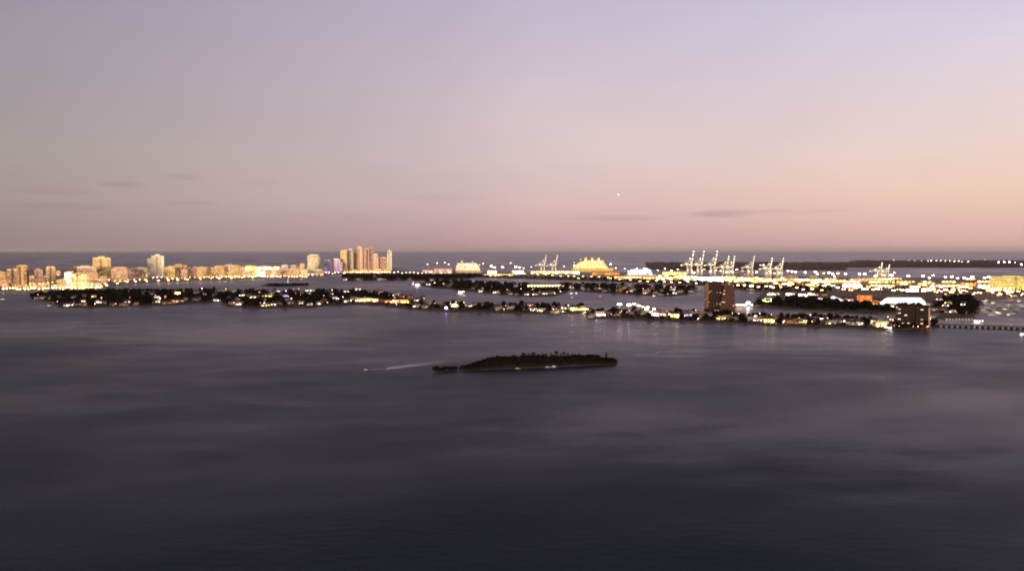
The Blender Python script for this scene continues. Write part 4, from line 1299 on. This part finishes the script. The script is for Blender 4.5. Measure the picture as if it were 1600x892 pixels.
random.seed(81)
VA = """57 466 1w;65 466 1w;77 466 0w;93 464 0w;115 464 1p;130 462 1a;145 463 2g;102 477 2w;109 476 2w;122 475 1p;130 470 2c;131 476 1a;153 472 2w;163 473 1p;176 476 1w;190 476 0w;198 472 1w;77 475 0w;
201 472 1w;213 475 0p;224 459 0k;236 459 1p;244 464 2w;245 471 2w;255 473 2a;264 473 1a;273 471 2d;282 470 2c;290 468 1a;303 468 1p;308 467 1p;276 457 3y;306 457 1w;319 459 1w;336 460 1w;337 469 2w;341 453.5 1w;350 454 1w;357 453 0w;365 455 1w;
359 464 0w;372 468 1p;373 475 2w;361 474 1p;378 461 2w;380 455.5 0w;388 461 1a;395 464 2c;405 454 0w;401 463 1a;414 462 2y;422 462 2y;424 458 1w;413 470 0p;414 477 2g;423 476 2g;436 454 2w;437 460 0w;446 462 2v;449 468 1w;436 474 1w;455 473 1w;469 473 2w;462 476 0p;
460 455 0w;470 456 1w;479 453.5 2w;482 458 1w;487 453.5 2w;483 475.5 1c;498 474 2w;506 470 0a;510 454 0w;517 463 0p;517 458 0w;524 466 2w;530 454.5 0w;541 455 2w;541 471 2w;550 467 1p;553 465.5 1p;559 451.5 2w;579 455 1c;590 453 0w;595 455 1p;
562 468.5 3g;570 467.5 3g;577 468 3g;586 468.5 3g;595 470 1r;605 471 2o;611 470.5 2o;618 470.5 3a;624 471 2o;630 470.5 3a;637 471 1r;620 459.5 1p;627 462 1a;640 463.5 1a;650 469 2p;653 467.5 1p;651 478 2w;664 480 1w;660 465 0p;685 474 0w;670 474 1a;692 476 0w;
711 477 3y;736 477.5 2p;741 476 1p;754 476 0w;773 479.5 0w;781 478 0w;779 483 1w;797 482 0w;802 481.5 0w;817 483 0w;824 475.5 1p;831 476 1p;833 484 2w;846 485 2c;830 482 1w;867 483 2c;872 484 2a;866 488 1w;875 486.5 2y;880 481.5 2p;888 481.5 2p;898 482.5 3g;905 482 3g;912 482.5 3g;919 483.5 1p;
936 491 3w;947 490 0c;963 492 1c;950 491 0w;925 494.5 1p;968 486 0w;990 489 0w;982 487.5 1w;998 488.5 0w;1008 490 1c;1010 486.5 2c;1022 487 3c;1028 491 3p;1033 492 2p;1004 487.5 1c;1047 489 2r;1055 493.5 3y;1076 492.5 2v;1069 488.5 1p;1078 488.5 1p;1089 488.5 1p;1098 490 1a;1110 492 1w;1094 494.5 1w;1128 498 2y;1135 495.5 1g;1140 497 1g;
1151 498 0p;1173 499.5 1p;1183 500 2p;1195 499 2a;1202 501.5 3y;1210 498.5 1a;1212 495.5 2p;1230 503 2p;1240 501.5 1r;1237 504 1r;1246 503 1a;1253 502 2c;1257 503.5 2y;1274 501 0w;1287 502.5 0w;1295 503.5 0w;1300 505 1c;1308 502.5 0w;1314 502 1w;1324 502 2w;1330 506 1w;1335 504 1p;1339 502 2w;1346 506 2w;1365 503.5 3c;1378 502.5 2y;1372 507 2y;1379 508 3y;1387 507 2d;1394 508.5 1p"""
for t in VA.replace('\n', '').split(';'):
    a, b, c = t.split()
    villa(float(a), float(b), int(c[0]), c[1])
VC = """645 443.5 2w;652 444 3w;652 440.5 1w;660 441.5 0w;669 444 2w;675 437 1w;688 437 0w;704 437 0p;716 436.5 0p;700 446 0w;706 443 0w;738 450 0w;744 446 0w;751 454.5 2w;775 456.5 2w;794 456 1w;797 459 1w;806 447 1w;823 459.5 2w;836 459.5 2p;850 458.5 2w;856 458 1w;862 457.5 1w;807 459.5 0w;
892 448.5 1c;894 451 0w;910 449 1p;912 452 0w;938 452 0w;953 452.5 0w;970 453.5 1w;965 456 0w;987 454 2w;970 450.5 1a;976 450 1a;987 449.5 1r;993 453 0w;1013 454 1w;1010 457.5 2p;1025 457 1p;1035 453 0w;1051 452 2w;1055 457.5 2w;1063 455.5 1w;1079 455 1p;1007 454.5 1p;920 452 0w;930 450.5 0w;945 455 0w;1020 450.5 1r;1030 460 0w;
540 436 2w;558 436 1w;563 437 1p;593 436.5 1w;600 437 0p;622 436 0w;640 436 0w;585 433.5 0w"""
for t in VC.replace('\n', '').split(';'):
    a, b, c = t.split()
    a = float(a)
    reg = 'on the small dark island below the cluster' if a < 640 else 'on the left end of the middle island' if a < 720 else 'on the middle island right part' if a < 880 else 'on the island below the golden ship' if a < 960 else 'on the island below the violet ship'
    villa(a, float(b), int(c[0]), c[1], region=reg)
# big blaze of two floodlit grounds at the right island's left end
for x, y, r, k in ((968, 474.5, 3.4, 1.5), (982.5, 475.5, 3.8, 1.5), (991, 474, 2.0, 1.2), (998, 476.5, 2.0, 1.1), (1010, 482, 2.0, 1.2), (1022, 482, 2.2, 1.3), (1004, 478.5, 1.4, 1.0), (1012, 479, 1.4, 1.0)):
    high_mast(x, y, r * .55, k, WHT if x < 985 else CREAM, 'blazing floodlight mast on the right island left of the towers', 'floodlight masts at the island sports ground', 1.6, 13 if x < 1000 else 9)
# dock light, golden court
lamp(697, 480, 1.8, 1.2, VIO, 'single violet dock lamp on the shore of the long island', None, h=4)
lamp(711, 475.5, 2.4, 1.0, YEL, 'large yellow lamp beside the violet dock lamp', None, h=5)
VILL.append((711, 480, 5)); VILL.append((697, 484, 4))
random.seed(87)
for i in range(170):
    key = random.choice('AAAAAGGGGCCEE')
    poly, z = LANDS[key]
    for _ in range(300):
        a_, c_ = random.choice(poly), random.choice(poly)
        f_ = random.random()
        x_, y_ = a_[0] * f_ + c_[0] * (1 - f_) + random.uniform(-25, 25), a_[1] * f_ + c_[1] * (1 - f_) + random.uniform(-25, 25)
        if inside(poly, x_, y_): break
    q = px_of((x_, y_, z))
    if q[0] < 45 or q[0] > 1460: continue
    r_ = random.uniform(.35, .8); h_ = random.uniform(3, 9)
    o = empty('garden_lamp', (x_, y_, z - .1), random.uniform(0, 3))
    m_ = link('pole', LP_M, o); m_.scale = (.4, .4, h_ / 11.2)
    g = link('lamp_globe', HEAD, o, random.choice([AMB, WARM, WARM, PNK, PNK, CREAM, ORG]) + (random.uniform(.15, .9),)); g.location = (0, 0, h_ + r_ * .5); g.scale = (r_, r_, r_)
    vt = next((t for a_, e_, t in SEG if a_ <= q[0] < e_), SEG[0][2]) if key in 'AG' else 'on the middle island' if key == 'C' else 'on the island below the violet ship'
    tag(o, '%s garden lamp ' % ('low' if h_ < 5 else 'mid-height' if h_ < 7 else 'tall') + (('left half, ' if q[0] < (760 if key == 'C' else 985) else 'right half, ') if key in 'CE' else '') + vt, 'garden lamp', 'garden lamps on the islands', px=q[0])
    VILL.append((q[0], q[1], 1.6))
for i in range(11):
    lamp(826 + i * 4.7, 446.3 - .04 * i, 1.5, .8, YEL, 'yellow court lamp in the golden row on the middle island', 'golden row of court lamps', h=6)
    VILL.append((826 + i * 4.7, 449.5, 3.5))
for x in (1152, 1155.5, 1159, 1163, 1165.5, 1174.5):
    lamp(x, 475.8, .9, .9, CREAM, 'small white pier lamp in the row beside the reddish slab tower', 'row of pier lamps', h=5, zland=.6)
lamp(1169, 472.5, 2.4, 1.6, COOL, 'brightest white pier lamp, with reflection, right of the towers', None, h=8, zland=.6)
pb_ = MB()
p0, p1 = P(1150, 479.3, 1.2), P(1178, 479.3, 1.2)
pb_.box(p0.x, p1.x, p0.y - 2, p0.y + 2, .9, 1.3)
deck = empty('pier', (p0.x, p0.y, 0)); tag(deck, 'low pier carrying a row of white lamps right of the towers', 'pier')
pd = MB(); pd.box(0, p1.x - p0.x, -2, 2, .9, 1.3); pd.build('pier_deck', M['concrete'], deck)
for i in range(8):
    pp = MB(); xx = 1 + i * (p1.x - p0.x - 2) / 7; pp.bar((xx, 0, -1), (xx, 0, .9), .35); pp.build('pile', M['concrete'], deck)

# park side
for x, y, b, c in ((1199, 468, 3, 'y'), (1201, 470.5, 2, 'c'), (1224, 466.5, 1, 'p'), (1206, 458.8, 3, 'w'), (1214, 458.6, 2, 'c'), (1233, 459, 3, 'w'), (1241, 458.5, 2, 'w'), (1254, 460.5, 3, 'w'), (1268, 458.5, 3, 'c'), (1277, 460, 2, 'p'), (1281, 466, 2, 'p'), (1288, 460.5, 1, 'c'), (1353, 450.5, 3, 'w'),
                 (1321, 466, 1, 'p'), (1326, 467, 2, 'a'), (1331, 468.5, 2, 'p'), (1367, 471, 2, 'o'), (1371, 470, 2, 'a'), (1376, 471, 2, 'a'), (1370, 474, 2, 'o'), (1380, 472, 2, 'a'), (1394, 478, 2, 'c'), (1468, 467.5, 2, 'p'), (1479, 477, 2, 'w'), (1484, 473, 2, 'y'), (1491, 487, 2, 'p'), (1505, 475.5, 2, 'w'), (1462, 484, 1, 'p'),
                 (1458, 475, 1, 'p'), (1452, 476, 2, 'w'), (1461, 495, 1, 'p'), (1495, 449, 2, 'w'), (1587, 462, 2, 'w'), (1480, 487, 1, 'p'), (1510, 488, 0, 'p'), (1473, 483, 1, 'a')):
    reg = 'above the dark park left side' if x < 1290 else 'around the orange building' if x < 1400 else 'right of the white canopy'
    villa(x, y, b, c, region=reg)
# row of white tents running down the slope
for i in range(8):
    x, y = 1302 + i * 3.7, 464.5 + i * 1.55
    o = empty('event_tent', P(x, y + 2, 1.8), .3)
    tag(o, 'white lit tent in the diagonal row left of the orange building', 'tent', 'diagonal row of lit tents', px=x)
    b_ = MB(); a = 4.6
    for f_ in ([(-a, -a), (a, -a)], [(a, -a), (a, a)], [(a, a), (-a, a)], [(-a, a), (-a, -a)]):
        b_.face([(f_[0][0], f_[0][1], 3), (f_[1][0], f_[1][1], 3), (f_[1][0] * .15, f_[1][1] * .15, 6.4), (f_[0][0] * .15, f_[0][1] * .15, 6.4)])
    q = b_.build('tent_roof', M['canvas'], o); q.color = (1, .95, .85, 1.5)
    b_ = MB(); b_.prism([(-4.3, -4.3), (4.3, -4.3), (4.3, 4.3), (-4.3, 4.3)], .3, 2.95, 0, False); q = b_.build('tent_wall', M['canvas'], o); q.color = (1, .93, .8, 1.2)
    for sx in (-4.5, 4.5):
        for sy in (-4.5, 4.5):
            l_ = MB(); l_.bar((sx, sy, 0), (sx, sy, 3), .12); l_.build('tent_pole', M['steel'], o)
# long glowing canopy
cx, base = 1415, 478.5
s_ = S(cx, base); L = 63 * s_
o = empty('canopy_hall', P(cx, base, 1.7) + Vector((0, 14, 0)), 0)
tag(o, 'long glowing white canopy hall with rounded ends above the dark block', 'hall')
b_ = MB(); n = 10; m_ = 14
for i in range(m_):
    for j in range(n):
        def pt_(i, j):
            t = i / m_; a = PI * j / n
            e = min(1, min(t * 7 + .15, (1 - t) * 9 + .3)) ** .5
            return (-L / 2 + L * t, -12 * math.cos(a), 3.2 + 14.5 * e * math.sin(a) ** .6)
        b_.face([pt_(i, j), pt_(i + 1, j), pt_(i + 1, j + 1), pt_(i, j + 1)])
q = b_.build('canopy', M['canvas'], o); q.color = (.93, 1.0, .97, 2.2)
b_ = MB(); b_.box(-L / 2 + 1, L / 2 - 1, -11.8, 11.8, 0, 3.1); q = b_.build('wall', M['wall'], o); q.color = (.6, .55, .45, 1)
for k in range(9):
    g = link('wall_lamp', HEAD, o, CREAM + (.5,)); g.location = (-L / 2 + L * (k + .5) / 9, -13.2, 2.2); g.scale = (.6, .6, .6)

# ------------------------------------------------------------------ boats
def boat(px, py, L, label, lit=.0, lc=WHT, rot=0.0, name='motor_boat', decks=1, hc=(.75, .75, .76), group=None):
    o = empty(name, P(px, py, 0), rot)
    tag(o, label, 'boat' if decks == 1 else 'yacht', group, px=px)
    Bm = L * .3; H0 = L * .11
    q = hull(L, Bm, H0, 10).build('hull', M['hull'], o); q.color = hc + (1,)
    z = H0
    for k in range(decks):
        x0, x1 = -L * (.34 - .04 * k), L * (.14 - .07 * k); hh = L * .085
        b_ = MB(); b_.prism([(x0, -Bm * .36), (x1, -Bm * .32), (x1 + L * .04, 0), (x1, Bm * .32), (x0, Bm * .36)], z, z + hh, 0, True, True, -.06)
        c_ = b_.build('cabin', M['hull'], o); c_.color = hc + (1,)
        w_ = MB(); w_.box(x0 + L * .03, x1 - L * .02, -Bm * .40, -Bm * .36 - .03, z + hh * .3, z + hh * .75)
        q = w_.build('window', M['house_win'], c_); q.color = tuple(lc) + (lit,)
        z += hh + .02
    ma = MB(); ma.bar((-L * .05, 0, z), (-L * .08, 0, z + L * .12), .1, .05); ma.build('mast', M['steel'], o)
    if lit > .2:
        for k in range(2 + decks):
            g = link('deck_lamp', HEAD, o, tuple(lc) + (lit * .5,)); g.location = (-L * .3 + L * .22 * k, -Bm * .42, z + .4); r = L * .035; g.scale = (r, r, r)
    return o


boat(1388, 517.5, 14, 'blazing white yacht moored off the point before the dark block', 2.6, COOL, PI / 2 + .3, 'yacht', 3)
boat(1527, 507, 20, 'tour boat with pink-white lights beyond the low causeway bridge', .9, PNK, .1, 'tour_boat', 2)
boat(1596, 524, 9, 'small boat with white light at the right edge', 1.6, WHT, .4)
boat(571.5, 578, 4.6, 'small motor boat heading left at the head of the white wake', .01, WHT, PI - .1, hc=(.35, .35, .38))
boat(866, 573.6, 5.5, 'little boat with bluish white light at the near island beach', .22, (.7, .72, 1), 0, hc=(.25, .25, .3))
boat(856, 573.9, 6.5, 'unlit white boat left of the bluish light at near island', .03, WHT, .1, hc=(.3, .3, .3))
boat(809, 576, 5.5, 'unlit white boat beached left of centre at the near island', .03, WHT, -.2, hc=(.3, .3, .3))
boat(896, 572, 5.5, 'unlit white boat beached right of the bluish light', .03, WHT, .2, hc=(.2, .2, .2))
boat(471, 437, 13, 'small white boat right of the monument islet', .1)
boat(352, 441, 12, 'small white boat in the channel below the white-lit blocks', .2)
boat(720, 459.5, 22, 'white yacht lit brightly in the channel below the middle island', 1.2, WHT, .5, 'yacht', 2)
boat(725, 462.3, 12, 'small boat trailing just right of the bright channel yacht', .15)
boat(77, 477.5, 9, 'small boat anchored off the left tip of the long island', .3)
boat(4, 468, 10, 'small pale boat alone on the water at the left edge', .15)
boat(893, 459.3, 10, 'small boat with white light left of a pair in the channel', .7)
boat(901, 459, 10, 'small boat with white light, right of a pair in the channel', .7)
boat(894, 465, 8, 'tiny boat on the channel below the golden ship', .15)
boat(938, 463, 8, 'tiny boat on the channel below the violet ship', .15)
boat(1022, 463, 10, 'small pink-lit boat off the island below the violet ship', .5, PNK)
boat(1240, 491, 8, 'small sailing boat in the narrow canal below the park', .1)
random.seed(91)
for i in range(46):
    x = random.uniform(1534, 1599); y = 469.5 + 2.6 * random.randrange(10) + .4 * random.random()
    hn_, hc_ = random.choice([('white', (.5, .5, .5)), ('white', (.45, .44, .44)), ('grey', (.2, .2, .21)), ('dark', (.05, .05, .07))])
    li = random.choice([.01, .01, .02, .1, .4])
    boat(x, y, random.uniform(9, 15), '%s %s boat moored in the %s marina rows, %s half' % ('lit' if li > .05 else 'unlit', hn_, 'upper' if y < 478 else 'middle' if y < 486 else 'lower', 'left' if x < 1567 else 'right'), li, random.choice([WHT, PNK, CREAM]), random.uniform(-.1, .1) + (PI if i % 2 else 0), hc=hc_, group='moored boats in the marina')
for i in range(10):
    x = 1478 + i * 5; boat(x, 499.6 + .1 * i, random.uniform(8, 11), 'small moored boat in the line above the causeway bridge', .03, WHT, 1.4, group='small boats above the bridge')

# wake
wk = bpy.data.materials.new('wake_foam'); wk.use_nodes = True
t = NT(wk.node_tree); pn = wk.node_tree.nodes['Principled BSDF']
tcn = t.n('ShaderNodeTexCoord'); nz = t.n('ShaderNodeTexNoise'); nz.inputs['Scale'].default_value = .16; nz.inputs['Detail'].default_value = 6
mp_ = t.n('ShaderNodeMapping'); mp_.inputs['Scale'].default_value = (.35, 1, 1); t.link(tcn.outputs['Object'], mp_.inputs[0]); t.link(mp_.outputs[0], nz.inputs['Vector'])
at = t.n('ShaderNodeAttribute', attribute_name='foam')
al = t.math('MULTIPLY', t.ramp(nz.outputs[0], [(.22, (0, 0, 0, 1)), (.48, (1, 1, 1, 1))]), at.outputs['Fac'], True)
t.link(al, pn.inputs['Alpha']); pn.inputs['Base Color'].default_value = (.85, .83, .86, 1); pn.inputs['Roughness'].default_value = .9
b_ = MB()
ctr = [(573, 577.6, 1.6, 1), (583, 577, 3, 1), (592, 576.5, 3, .9), (600, 576.6, 3, .6), (606, 575.4, 12, 1.2), (622, 573.4, 14, 1.3), (640, 571.2, 14, 1.1), (658, 569.4, 14, .8), (676, 567.6, 15, .6), (690, 566, 18, .4), (706, 564, 24, 0)]
fo = []
rows = []
for x, y, wd, a in ctr:
    p = P(x, y, .25)
    rows.append([(p + Vector((0, k * wd * 1.25, 0)), a * (1 - abs(k)) ** .5) for k in (-1, -.6, 0, .6, 1)])
for r_ in rows:
    for p, a in r_:
        b_.v.append(tuple(p)); fo.append(a)
for i in range(len(rows) - 1):
    for j in range(4):
        b_.f.append((i * 5 + j, (i + 1) * 5 + j, (i + 1) * 5 + j + 1, i * 5 + j + 1)); b_.m.append(0)
me = b_.mesh('boat_wake', wk)
at_ = me.attributes.new('foam', 'FLOAT', 'POINT'); at_.data.foreach_set('value', fo)
tag(link('boat_wake', me), 'pale foam trail behind the small motor boat left of the island', kind='stuff')

# monument column on its islet
o = empty('monument', P(450, 444.8, 1.1)); tag(o, 'thin white obelisk monument on the low dark islet', 'monument')
s_ = S(450, 445); b_ = MB(); b_.prism([(-1.6, -1.6), (1.6, -1.6), (1.6, 1.6), (-1.6, 1.6)], 2.5, 10.5 * s_ - 2, 0, False, False, -.4); b_.prism([(-.96, -.96), (.96, -.96), (.96, .96), (-.96, .96)], 10.5 * s_ - 2, 10.5 * s_, 0, True, False, -.9)
b_.build('shaft', M['white'], o); b_ = MB(); b_.box(-4, 4, -4, 4, 0, 1.2); b_.box(-2.6, 2.6, -2.6, 2.6, 1.2, 2.5); b_.build('plinth', M['white'], o)

# low causeway bridge at right
o = empty('causeway_bridge', P(1462, 510, 0)); tag(o, 'long low dark causeway bridge running from the point to the right edge', 'bridge')
a, c = P(1462, 510, 0) , P(1660, 517, 0)
a0 = a.copy()
d = (c - a); nrm = Vector((-d.y, d.x, 0)).normalized() * 5
b_ = MB()
for z0, z1, w_ in ((3.0, 4.0, 1.0),):
    q = [(-nrm.x, -nrm.y), (d.x - nrm.x, d.y - nrm.y), (d.x + nrm.x, d.y + nrm.y), (nrm.x, nrm.y)]
    b_.prism(q, z0, z1, 0, True, True)
b_.build('bridge_deck', M['asphalt'], o)
b_ = MB(); n1 = nrm * .97; n2 = nrm * .9
for sg in (-1, 1):
    q = [(sg * n1.x, sg * n1.y), (d.x + sg * n1.x, d.y + sg * n1.y), (d.x + sg * n2.x, d.y + sg * n2.y), (sg * n2.x, sg * n2.y)]
    if sg > 0: q.reverse()
    b_ = MB(); b_.prism(q, 4.02, 5.0, 0, True, True); b_.build('parapet', M['dark'], o)
pm = MB(); pm.box(-.6, .6, -4, 4, -1, 2.98); pmm = pm.mesh('bridge_pier', M['dark'])
for i in range(22):
    q = link('bridge_pier', pmm, o); q.location = d * (i + .5) / 22

# aircraft lights in the evening sky
def aircraft(px, py, dist, label):
    u, v = (px - 800) / F, (446 - py) / F
    dr_ = Vector((u, cp + v * sp, v * cp - sp)).normalized()
    o = empty('aircraft', Vector((0, 0, CH)) + dr_ * dist, 2.4)
    tag(o, label, 'aircraft')
    b_ = MB(); b_.bar((-16, 0, 0), (12, 0, 0), 1.8, 1.9, 10); b_.bar((12, 0, 0), (18, 0, -.3), 1.9, .4, 10); b_.bar((-16, 0, 0), (-21, 0, 1.2), 1.8, .3, 10); b_.build('fuselage', M['white'], o)
    for s__ in (-1, 1):
        b_ = MB(); b_.prism([(3, s__ * 1.6), (-3, s__ * 1.6), (-8, s__ * 17), (-5.6, s__ * 17)][::s__], -.5, -.1, 0, True, True); b_.build('wing', M['white'], o)
        b_ = MB(); b_.bar((1, s__ * 6, -1.8), (-3, s__ * 6, -1.8), 1.0, .8, 8); b_.build('engine', M['steel'], o)
    b_ = MB(); b_.prism([(-20, -6), (-17, 0), (-20, 6), (-21.5, 6), (-20.5, 0), (-21.5, -6)][::-1], 1.1, 1.4, 0, True, True); b_.face([(-17, 0, 1.5), (-21, 0, 1.5), (-22.5, 0, 7.5), (-20.5, 0, 7.5)]); b_.build('tail', M['white'], o)
    q = link('landing_light', HEAD, o, WHT + (1.6,)); q.location = (4, 0, -2.4); q.scale = (.45, .45, .45)


aircraft(968, 303, 3200, 'lone aircraft light high in the pink sky')
aircraft(1275, 386.5, 12000, 'low aircraft light just above the right sea horizon')

# ------------------------------------------------------------------ trees on the residential islands
random.seed(101)
pool = []
def scatter(key, spacing, hmin, hmax, clear=True, palms=.06):
    poly, z = LANDS[key]
    xs = [p[0] for p in poly]; ys = [p[1] for p in poly]
    n = int((max(xs) - min(xs)) * (max(ys) - min(ys)) / spacing ** 2)
    for _ in range(n):
        x = random.uniform(min(xs), max(xs)); y = random.uniform(min(ys), max(ys))
        if not inside(poly, x, y):
            continue
        q = px_of((x, y, z))
        if q[0] < -8 or q[0] > 1612:
            continue
        h = random.uniform(hmin, hmax) * random.choice([.7, .9, 1, 1.1])
        if clear:
            hpx = h / S(q[0], q[1])
            bad = False
            for vx, vy, wv in VILL:
                if abs(vx - q[0]) < wv and vy - 3.2 < q[1] < vy + hpx * .9:
                    bad = True; break
            if bad:
                # a low shrub is all that grows before a house
                if random.random() < .75: continue
                h = random.uniform(1.6, 2.8)
        pool.append((x, y, z - .3, h, 'p' if random.random() < palms else 'b', q, key))


scatter('A', 11.5, 7, 12)
scatter('G', 9.5, 6, 11, palms=.12)
scatter('islet', 9, 5, 8)
scatter('B', 16, 9, 14)
scatter('C', 13, 8, 13)
scatter('E', 13, 8, 13)
scatter('cause', 20, 6, 10, palms=.2)
def park(a, b, c_, d_):
    return [P(*a), P(*b), P(*c_), P(*d_)]
PKS = [[(1180, 478), (1200, 481), (1280, 486), (1400, 490), (1440, 491), (1440, 481), (1382, 480), (1330, 477.5), (1300, 474), (1280, 471), (1245, 466), (1215, 470), (1195, 474)],
       [(1452, 478), (1475, 496), (1520, 496), (1528, 480), (1515, 466), (1470, 470)],
       [(1330, 452), (1420, 455), (1600, 460), (1600, 456), (1420, 452)]]
for i, pk in enumerate(PKS):
    LANDS['park%d' % i] = ([(P(*q).x, P(*q).y) for q in pk], 1.7)
    scatter('park%d' % i, 9 if i < 2 else 24, 8, 13 if i < 2 else 9)
pool.sort(key=lambda r: r[1])
near = [r for r in pool if r[3] > 5 and r[5][0] > 0 and r[5][0] < 1600]
ind = near[:190]
ids = set(map(id, ind))
for x, y, z, h, kd, q, key in ind:
    vt = next((t for a_, e_, t in SEG if a_ <= q[0] < e_), SEG[0][2]) if key in 'AG' else 'in the dark park' if key == 'park0' else 'right of the dark block'
    if vt.startswith('near the dark block'): vt = 'left of the dark block' if q[0] < 1400 else 'in front of the dark block' if q[0] < 1448 and q[1] > 508 else 'behind the dark block' if q[0] < 1448 else 'at the bridge head'
    if q[1] > {'G': interp([(914, 495), (1050, 500.5), (1200, 507), (1340, 512), (1462, 510)], q[0]) - 3}.get(key, 999): vt += ', shoreside'
    hw = 'low ' if h < 7.5 else 'tall ' if h > 9.5 else ''
    reg = {'A': 'the long island', 'G': 'the right island', 'park0': 'the dark park'}.get(key, 'the shore right of the dark block')
    sg_ = ('left part of ' if q[0] < 1050 else 'middle of ' if q[0] < 1250 else 'right part of ') if key == 'G' else ''
    if kd == 'p':
        tree(PALM, (x, y, z), h * 1.15, 'dark palm ' + vt, 'palms on the residential islands', px=q[0])
    else:
        tree(random.choice(TREES), (x, y, z), h, hw + 'dark tree ' + vt, 'rounded trees on the residential islands', px=q[0])
# everything farther reads as one dark mass
lod = []
for k in range(4):
    c = crown_mesh('x', 4.6, 10, 46, 1.35, 300 + k)
    lod.append(([(v[0], v[1], v[2] + 1.3) for v in c.v], c.f))
pl_ = PALM[0]
palm_v = [tuple(v.co) for v in pl_.vertices]; palm_f = [tuple(p.vertices) for p in pl_.polygons]
V, Fc = [], []
for r_ in pool:
    if id(r_) in ids:
        continue
    x, y, z, h, kd, q, key = r_
    vs, fs = random.choice(lod) if kd == 'b' else (palm_v, palm_f)
    k = h / 10; ca, sa = math.cos(x), math.sin(x)
    wk_ = k * random.uniform(.9, 1.4) if kd == 'b' else k
    b0 = len(V)
    V += [(x + (ca * a - sa * b) * wk_, y + (sa * a + ca * b) * wk_, z + c * k) for a, b, c in vs]
    Fc += [tuple(i + b0 for i in f_) for f_ in fs]
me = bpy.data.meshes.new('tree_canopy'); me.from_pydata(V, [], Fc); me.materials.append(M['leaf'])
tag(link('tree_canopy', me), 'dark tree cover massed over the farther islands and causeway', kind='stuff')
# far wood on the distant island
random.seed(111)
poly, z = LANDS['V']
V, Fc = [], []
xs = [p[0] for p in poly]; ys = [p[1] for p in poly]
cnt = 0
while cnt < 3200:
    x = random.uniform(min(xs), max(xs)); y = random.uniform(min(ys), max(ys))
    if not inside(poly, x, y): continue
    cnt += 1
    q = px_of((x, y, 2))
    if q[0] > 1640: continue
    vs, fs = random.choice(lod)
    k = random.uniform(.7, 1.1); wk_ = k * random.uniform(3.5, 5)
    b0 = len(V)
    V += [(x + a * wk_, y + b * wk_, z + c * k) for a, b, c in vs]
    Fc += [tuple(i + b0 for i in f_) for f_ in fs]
me = bpy.data.meshes.new('far_wood'); me.from_pydata(V, [], Fc); me.materials.append(M['hazed_leaf'])
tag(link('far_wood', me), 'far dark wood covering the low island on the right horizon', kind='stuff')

# ------------------------------------------------------------------ evening haze over the sea
hz = MB(); hz.box(-H_ - 900, H_ + 900, -4000, H_ + 900, -2.0, 560)
hm_ = bpy.data.materials.new('haze_air'); hm_.use_nodes = True
hm_.node_tree.nodes.clear()
t = NT(hm_.node_tree)
pv = t.n('ShaderNodeVolumePrincipled'); pv.inputs['Color'].default_value = (.90, .84, .88, 1); pv.inputs['Density'].default_value = 5.5e-6
ho = t.n('ShaderNodeOutputMaterial'); t.link(pv.outputs[0], ho.inputs['Volume'])
tag(hz.build('haze', hm_), kind='stuff')

# ------------------------------------------------------------------ labels: tell look-alikes apart by their order from the left
ORD = ['first', 'second', 'third', 'fourth', 'fifth', 'sixth', 'seventh', 'eighth', 'ninth', 'tenth', 'eleventh', 'twelfth', 'thirteenth', 'fourteenth']
by = {}
for o, l, px in REG:
    by.setdefault(l, []).append((px, o))
for l, rs in by.items():
    if 1 < len(rs) <= 14:
        rs.sort(key=lambda r: r[0])
        for i, (px, o) in enumerate(rs):
            o['label'] = '%s, %s from left' % (l, ORD[i])
print('objects', len(SC.objects), 'pool', len(pool))
